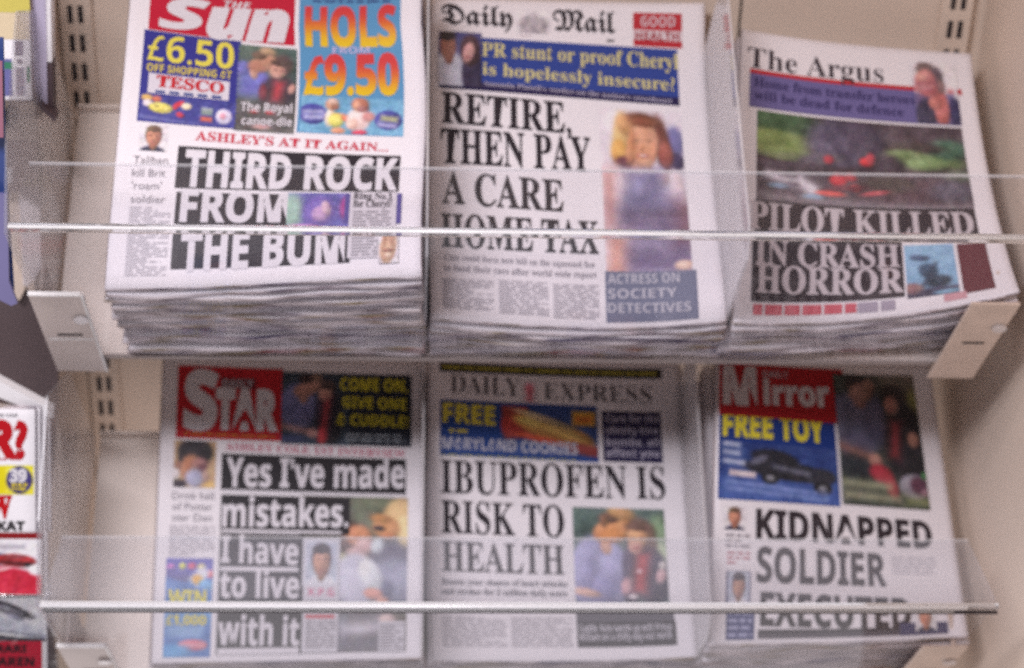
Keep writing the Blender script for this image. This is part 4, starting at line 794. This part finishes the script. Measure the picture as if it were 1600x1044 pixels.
            {'name': 'strapline', 'items': [('dash', 0.05298, 0.0091, 0.22397, 0.01509, 1, (70, 64, 72), 0.8, 0.3), ('dash', 0.05313, 0.00387, 0.22367, 0.01052, 1, (96, 90, 100), 0.7, 0.3)], 'z': 0}]}]
ORDER = {'photograph': 0}
def build_paper(d):
    rng = random.Random(d['seed'])
    pg = Page(d); org = tray_origin(d['row']) + Vector((d['x'], 0, 0)) + ROT.to_3x3() @ Vector((0, 0, d.get('base', 0)))
    eul = (ROT @ Matrix.Rotation(d['rz'], 4, 'Z')).to_euler()
    n = d['n']; thick = d['t'] / n
    for k in range(1, n + 1):
        fr = k / n; top = k == n
        dx = (0, 0) if top else (rng.uniform(-.004, .004) + d['shift'][0], rng.uniform(-.005, .002) + d['shift'][1])
        o = sheaf('newspaper', pg, thick * (.55 if top else .80), fr, dx, None, 40 if top else 26, 46 if top else 18, None if top else rng)
        o.location = org; o.rotation_euler = eul
        if top: tag(o, d['label'], 'newspaper', d['group'])
        else: tag(o, d['under'], 'newspaper', d['group'])
    parts(d, pg, o, M_ink, rng)
def parts(d, pg, root, mat, rng):
    for p in d['parts']:
        flat, let = Ink(), Ink()
        z = p.get('z', 0) * .00025 + .00035
        for it in p['items']:
            k = it[0]
            if k == 'rect': flat.rect(*it[1:5], it[5], z); z += .00012
            elif k == 'pic': flat.picture(*it[1:5], PIX[it[5]], z); z += .00012
            elif k == 'dash': (let if flat.V else flat).dashes(*it[1:5], it[5], it[6], z + .0002, it[7], rng, it[8])
            elif k == 'text':
                _, body, st, x0, yl, x1, yr, cap, col, kw = it
                let.text(body, st, x0, yl, x1, yr, cap, col, z + .0003, **kw)
        if flat.V:
            o = flat.build(p['name'], pg, root, mat)
            if let.V: let.build('lettering', pg, o, mat)
        else: o = let.build(p['name'], pg, root, mat)
        if p.get('label'): o['label'] = p['label']
for d in DATA: build_paper(d)

# ------------------------------------------------------------------ the next bay on the left: magazines in their own rack
def build_magazine(d):
    rng = random.Random(d['seed']); pg = Page(d)
    for k in range(d['n']):
        top = k == d['n'] - 1; back_ = d['n'] - 1 - k
        o = sheaf('magazine', pg, .004, 1, (0, 0), None, 16, 16, None, (M_mag, M_edge))
        m = Matrix.Rotation(d['tilt'], 4, 'X'); off = m.to_3x3() @ Vector((.004 * back_ , .001 * back_, -.0052 * back_))
        o.location = Vector(d['o']) + Vector((0, 0, Z0)) + off; o.rotation_euler = (d['tilt'], 0, 0)
        tag(o, d['label'] if top else d['under'], 'magazine', d.get('group'))
    parts(d, pg, o, M_gloss, rng)
    if d.get('wrap'):
        xs = np.linspace(-.002, pg.w + .012, 24); ys = np.linspace(0, pg.h, 30)
        V = [(x, y, .004 + .003 * math.sin(31 * x + 17 * y) * math.sin(23 * y) + .002 * math.sin(90 * x) - (.006 if x > pg.w else 0)) for y in ys for x in xs]
        F = [(r * 24 + c, r * 24 + c + 1, (r + 1) * 24 + c + 1, (r + 1) * 24 + c) for r in range(29) for c in range(23)]
        w = link('plastic_wrap', mesh_from('plastic_wrap', V, F), o, [M_wrap])
        w.modifiers.new('thickness', 'SOLIDIFY').thickness = .0003
MAGS = [{'o': [-0.62003, -0.06, -0.18236],
  'tilt': 1.15,
  'w': 0.21,
  'h': 0.13,
  't': 0,
  'seed': 1,
  'n': 4,
  'label': 'white magazine with R? in red and a blue 39 disc',
  'under': 'magazine behind the white one with the blue 39 disc',
  'group': 'magazines with a blue 39 disc',
  'parts': [{'name': 'cover_line',
             'items': [('text', 'R?', 'B', 0.16319, 0.08152, 0.20281, 0.08176, 0.03514, (200, 30, 40), {'bold': 0.05}), ('text', 'NOW CAR', 'B', 0.16478, 0.12186, 0.19285, 0.12206, 0.00292, (60, 54, 64), {}),
                       ('dash', 0.16828, 0.07717, 0.19767, 0.08025, 1, (206, 100, 110), 0.5, 0.012)],
             'z': 0},
            {'name': 'badge',
             'items': [('rect', 0.1363, 0.0426, 0.20833, 0.07224, (244, 232, 40)), ('pic', 0.17973, 0.0426, 0.20833, 0.07249, 'disc'),
                       ('text', '39', 'B', 0.18409, 0.05587, 0.20137, 0.05597, 0.01241, (240, 238, 244), {'bold': 0.04}), ('dash', 0.186, 0.04649, 0.20195, 0.0549, 2, (226, 206, 70), 0.7, 0.006)],
             'z': 0},
            {'name': 'cover_line',
             'items': [('text', 'W', 'S', 0.16269, 0.01947, 0.18639, 0.01957, 0.02094, (206, 30, 36), {'bold': 0.04}), ('text', 'KAT', 'B', 0.17155, 0.00575, 0.19912, 0.00586, 0.00918, (40, 36, 40), {'bold': 0.03})],
             'z': 0}]},
 {'o': [-0.61389, -0.085, -0.23742],
  'tilt': 1.15,
  'w': 0.21,
  'h': 0.064,
  't': 0,
  'seed': 1,
  'n': 2,
  'label': 'magazine with red sports cars on its cover',
  'under': 'magazine behind the one with red sports cars',
  'group': 'magazines with red sports cars',
  'parts': [{'name': 'photograph', 'items': [('pic', 0.12317, 0.00066, 0.20936, 0.05692, 'redcars')], 'z': 0}, {'name': 'banner', 'items': [('rect', 0.12323, 0.05793, 0.21033, 0.06413, (150, 40, 44))], 'z': 0}]},
 {'o': [-0.61025, -0.12, -0.32848],
  'tilt': 1.15,
  'w': 0.21,
  'h': 0.1,
  't': 0,
  'seed': 1,
  'n': 1,
  'wrap': True,
  'label': 'plastic wrapped magazine with a silver car and red title panel',
  'under': '',
  'parts': [{'name': 'photograph', 'items': [('pic', 0.11777, 0.04857, 0.20898, 0.09474, 'silvercar')], 'z': 0},
            {'name': 'masthead',
             'items': [('rect', 0.11735, 0.00067, 0.20482, 0.04911, (214, 34, 64)), ('text', 'RARI', 'B', 0.1585, 0.03722, 0.18951, 0.03725, 0.0073, (70, 24, 34), {'bold': 0.03}),
                       ('text', 'AREN', 'B', 0.15969, 0.02327, 0.19718, 0.0233, 0.00864, (70, 24, 34), {'bold': 0.03}), ('text', 'L', 'B', 0.1686, 0.00465, 0.18154, 0.00466, 0.01331, (236, 230, 236), {'bold': 0.03})],
             'z': 0}]},
 {'o': [-0.60057, 0.02, 0.25962],
  'tilt': 1.25,
  'w': 0.21,
  'h': 0.17,
  't': 0,
  'seed': 1,
  'n': 1,
  'label': 'pale magazine back cover with yellow top and a barcode',
  'under': '',
  'parts': [{'name': 'panel',
             'items': [('rect', 0.16525, 0.081, 0.21027, 0.0979, (226, 214, 110)), ('rect', 0.16474, 0.05611, 0.20964, 0.08081, (240, 222, 186)), ('rect', 0.18303, 0.00333, 0.1922, 0.03784, (120, 120, 176))],
             'z': 0},
            {'name': 'barcode',
             'items': [('pic', 0.19411, 0.00353, 0.20532, 0.03027, 'barcode'), ('rect', 0.19536, 0.04114, 0.20332, 0.05469, (124, 114, 140)), ('rect', 0.19729, 0.03337, 0.20192, 0.03807, (140, 130, 150)),
                       ('rect', 0.18533, 0.02846, 0.19288, 0.0349, (70, 140, 110)), ('rect', 0.20603, 0.01616, 0.20862, 0.03105, (70, 140, 110))],
             'z': 0}]}]
for d in MAGS: build_magazine(d)

def slab(name, pts, depth, mat, parent=None):
    bm = bmesh.new(); P = [Vector((p[0], p[1], p[2] + Z0)) for p in pts]; prism(bm, P, (0, depth, 0))
    return from_bm(name, bm, [mat], parent)
rack = tag(empty('magazine_rack', (-.47, .1, Z0)), 'stepped magazine rack of the next bay with dark pockets and a white front strip', 'rack')
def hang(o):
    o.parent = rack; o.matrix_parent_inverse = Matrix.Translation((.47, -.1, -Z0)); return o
hang(slab('pocket_end', [[-0.3899, 0.06, 0.3503], [-0.3774, 0.06, 0.3505], [-0.385, 0.06, 0.233], [-0.3966, 0.06, 0.2408]], 0.03, solid('lilac_grey_board', (190, 182, 206), .5)))
hang(slab('pocket_end', [[-0.3783, 0.062, 0.3498], [-0.373, 0.062, 0.3499], [-0.3772, 0.062, 0.2816], [-0.3827, 0.062, 0.2815]], 0.02, M_white))
hang(slab('pocket_lip', [[-0.4269, 0.05, 0.2496], [-0.3936, 0.05, 0.2488], [-0.3763, 0.05, 0.2293], [-0.3767, 0.05, 0.224], [-0.3952, 0.05, 0.2442], [-0.4273, 0.05, 0.2456]], 0.02, M_brown))
hang(slab('pocket_end', [[-0.3835, 0.063, 0.2811], [-0.3774, 0.063, 0.2812], [-0.3804, 0.063, 0.2199], [-0.3858, 0.063, 0.2291]], 0.02, M_brown))
hang(slab('riser', [[-0.4413, 0.085, 0.2313], [-0.4017, 0.085, 0.2306], [-0.4018, 0.085, 0.1845], [-0.4457, 0.085, 0.1838]], 0.01, M_panel))
hang(slab('pocket_end', [[-0.4422, 0.07, 0.191], [-0.3993, 0.07, 0.1916], [-0.4028, 0.07, 0.1259], [-0.4217, 0.07, 0.141], [-0.4469, 0.07, 0.1407]], 0.02, M_brown))
hang(slab('riser', [[-0.4511, 0.088, 0.1324], [-0.4256, 0.088, 0.1328], [-0.4247, 0.088, 0.0318], [-0.4364, 0.088, 0.0094], [-0.4598, 0.088, 0.0387]], 0.01, M_panel))
hang(slab('pocket_end', [[-0.4246, 0.083, 0.1351], [-0.4055, 0.083, 0.1198], [-0.41, 0.083, 0.0492], [-0.4233, 0.083, 0.0299], [-0.4298, 0.083, 0.0299]], 0.01, solid('pale_board', (222, 214, 216), .5)))
hang(slab('shelf_strip', [[-0.4509, 0.0, -0.0316], [-0.3935, -0.0, -0.0692], [-0.3936, 0.0, -0.0783], [-0.3994, -0.0, -0.0784], [-0.4528, -0.0, -0.0517]], 0.012, M_white))
hang(slab('rear_shade_board', [[-0.4829, 0.1, 0.0249], [-0.4313, 0.1, 0.0166], [-0.4045, 0.1, -0.0693], [-0.4098, 0.1, -0.1284], [-0.4365, 0.1, -0.2902], [-0.4381, 0.1, -0.4919], [-0.5481, 0.1, -0.492]], 0.006, solid('shade_coloured_board', (92, 79, 81), .6)))  # dark colour stands in for shade on the back wall here
hang(slab('price_ticket', [[-0.4144, -0.06, 0.225], [-0.3971, -0.06, 0.2246], [-0.3996, -0.06, 0.2092], [-0.4159, -0.06, 0.2089]], 0.001, M_white))
hang(slab('hole_plug', [[-0.4183, 0.078, 0.2178], [-0.4191, 0.078, 0.2136], [-0.4205, 0.078, 0.2099], [-0.4224, 0.078, 0.2072], [-0.4245, 0.078, 0.2057], [-0.4267, 0.078, 0.2057], [-0.4286, 0.078, 0.2071], [-0.43, 0.078, 0.2098], [-0.4307, 0.078, 0.2134], [-0.4307, 0.078, 0.2176], [-0.43, 0.078, 0.2217], [-0.4286, 0.078, 0.2254], [-0.4267, 0.078, 0.2281], [-0.4245, 0.078, 0.2295], [-0.4224, 0.078, 0.2296], [-0.4205, 0.078, 0.2282], [-0.4191, 0.078, 0.2255], [-0.4183, 0.078, 0.2219]], 0.004, M_dark))
tag(slab('magazine', [[-0.4047, -0.1, 0.3656], [-0.3856, -0.1, 0.3648], [-0.3938, -0.1, 0.2504], [-0.3981, -0.1, 0.1187], [-0.4285, -0.1, 0.1183]], 0.003, solid('blue_cover', (52, 70, 126), .3)), 'magazine with a blue spine edge standing at the far left of the upper row', 'magazine')
tag(slab('magazine', [[-0.4159, -0.112, 0.2243], [-0.393, -0.112, 0.2215], [-0.3991, -0.112, 0.1348], [-0.3936, -0.112, 0.1123], [-0.399, -0.112, 0.1096], [-0.4255, -0.112, 0.1246]], 0.004, solid('lilac_pages', (112, 108, 150), .4)), 'lilac edged magazine in front of the blue spined one at far left', 'magazine')
tag(slab('magazine', [[-0.4033, -0.115, 0.3497], [-0.3854, -0.115, 0.3488], [-0.3907, -0.115, 0.2784], [-0.4102, -0.115, 0.2781]], 0.003, solid('pink_cover', (150, 98, 116), .3)), 'magazine with a pink cover just showing at the far left edge', 'magazine')
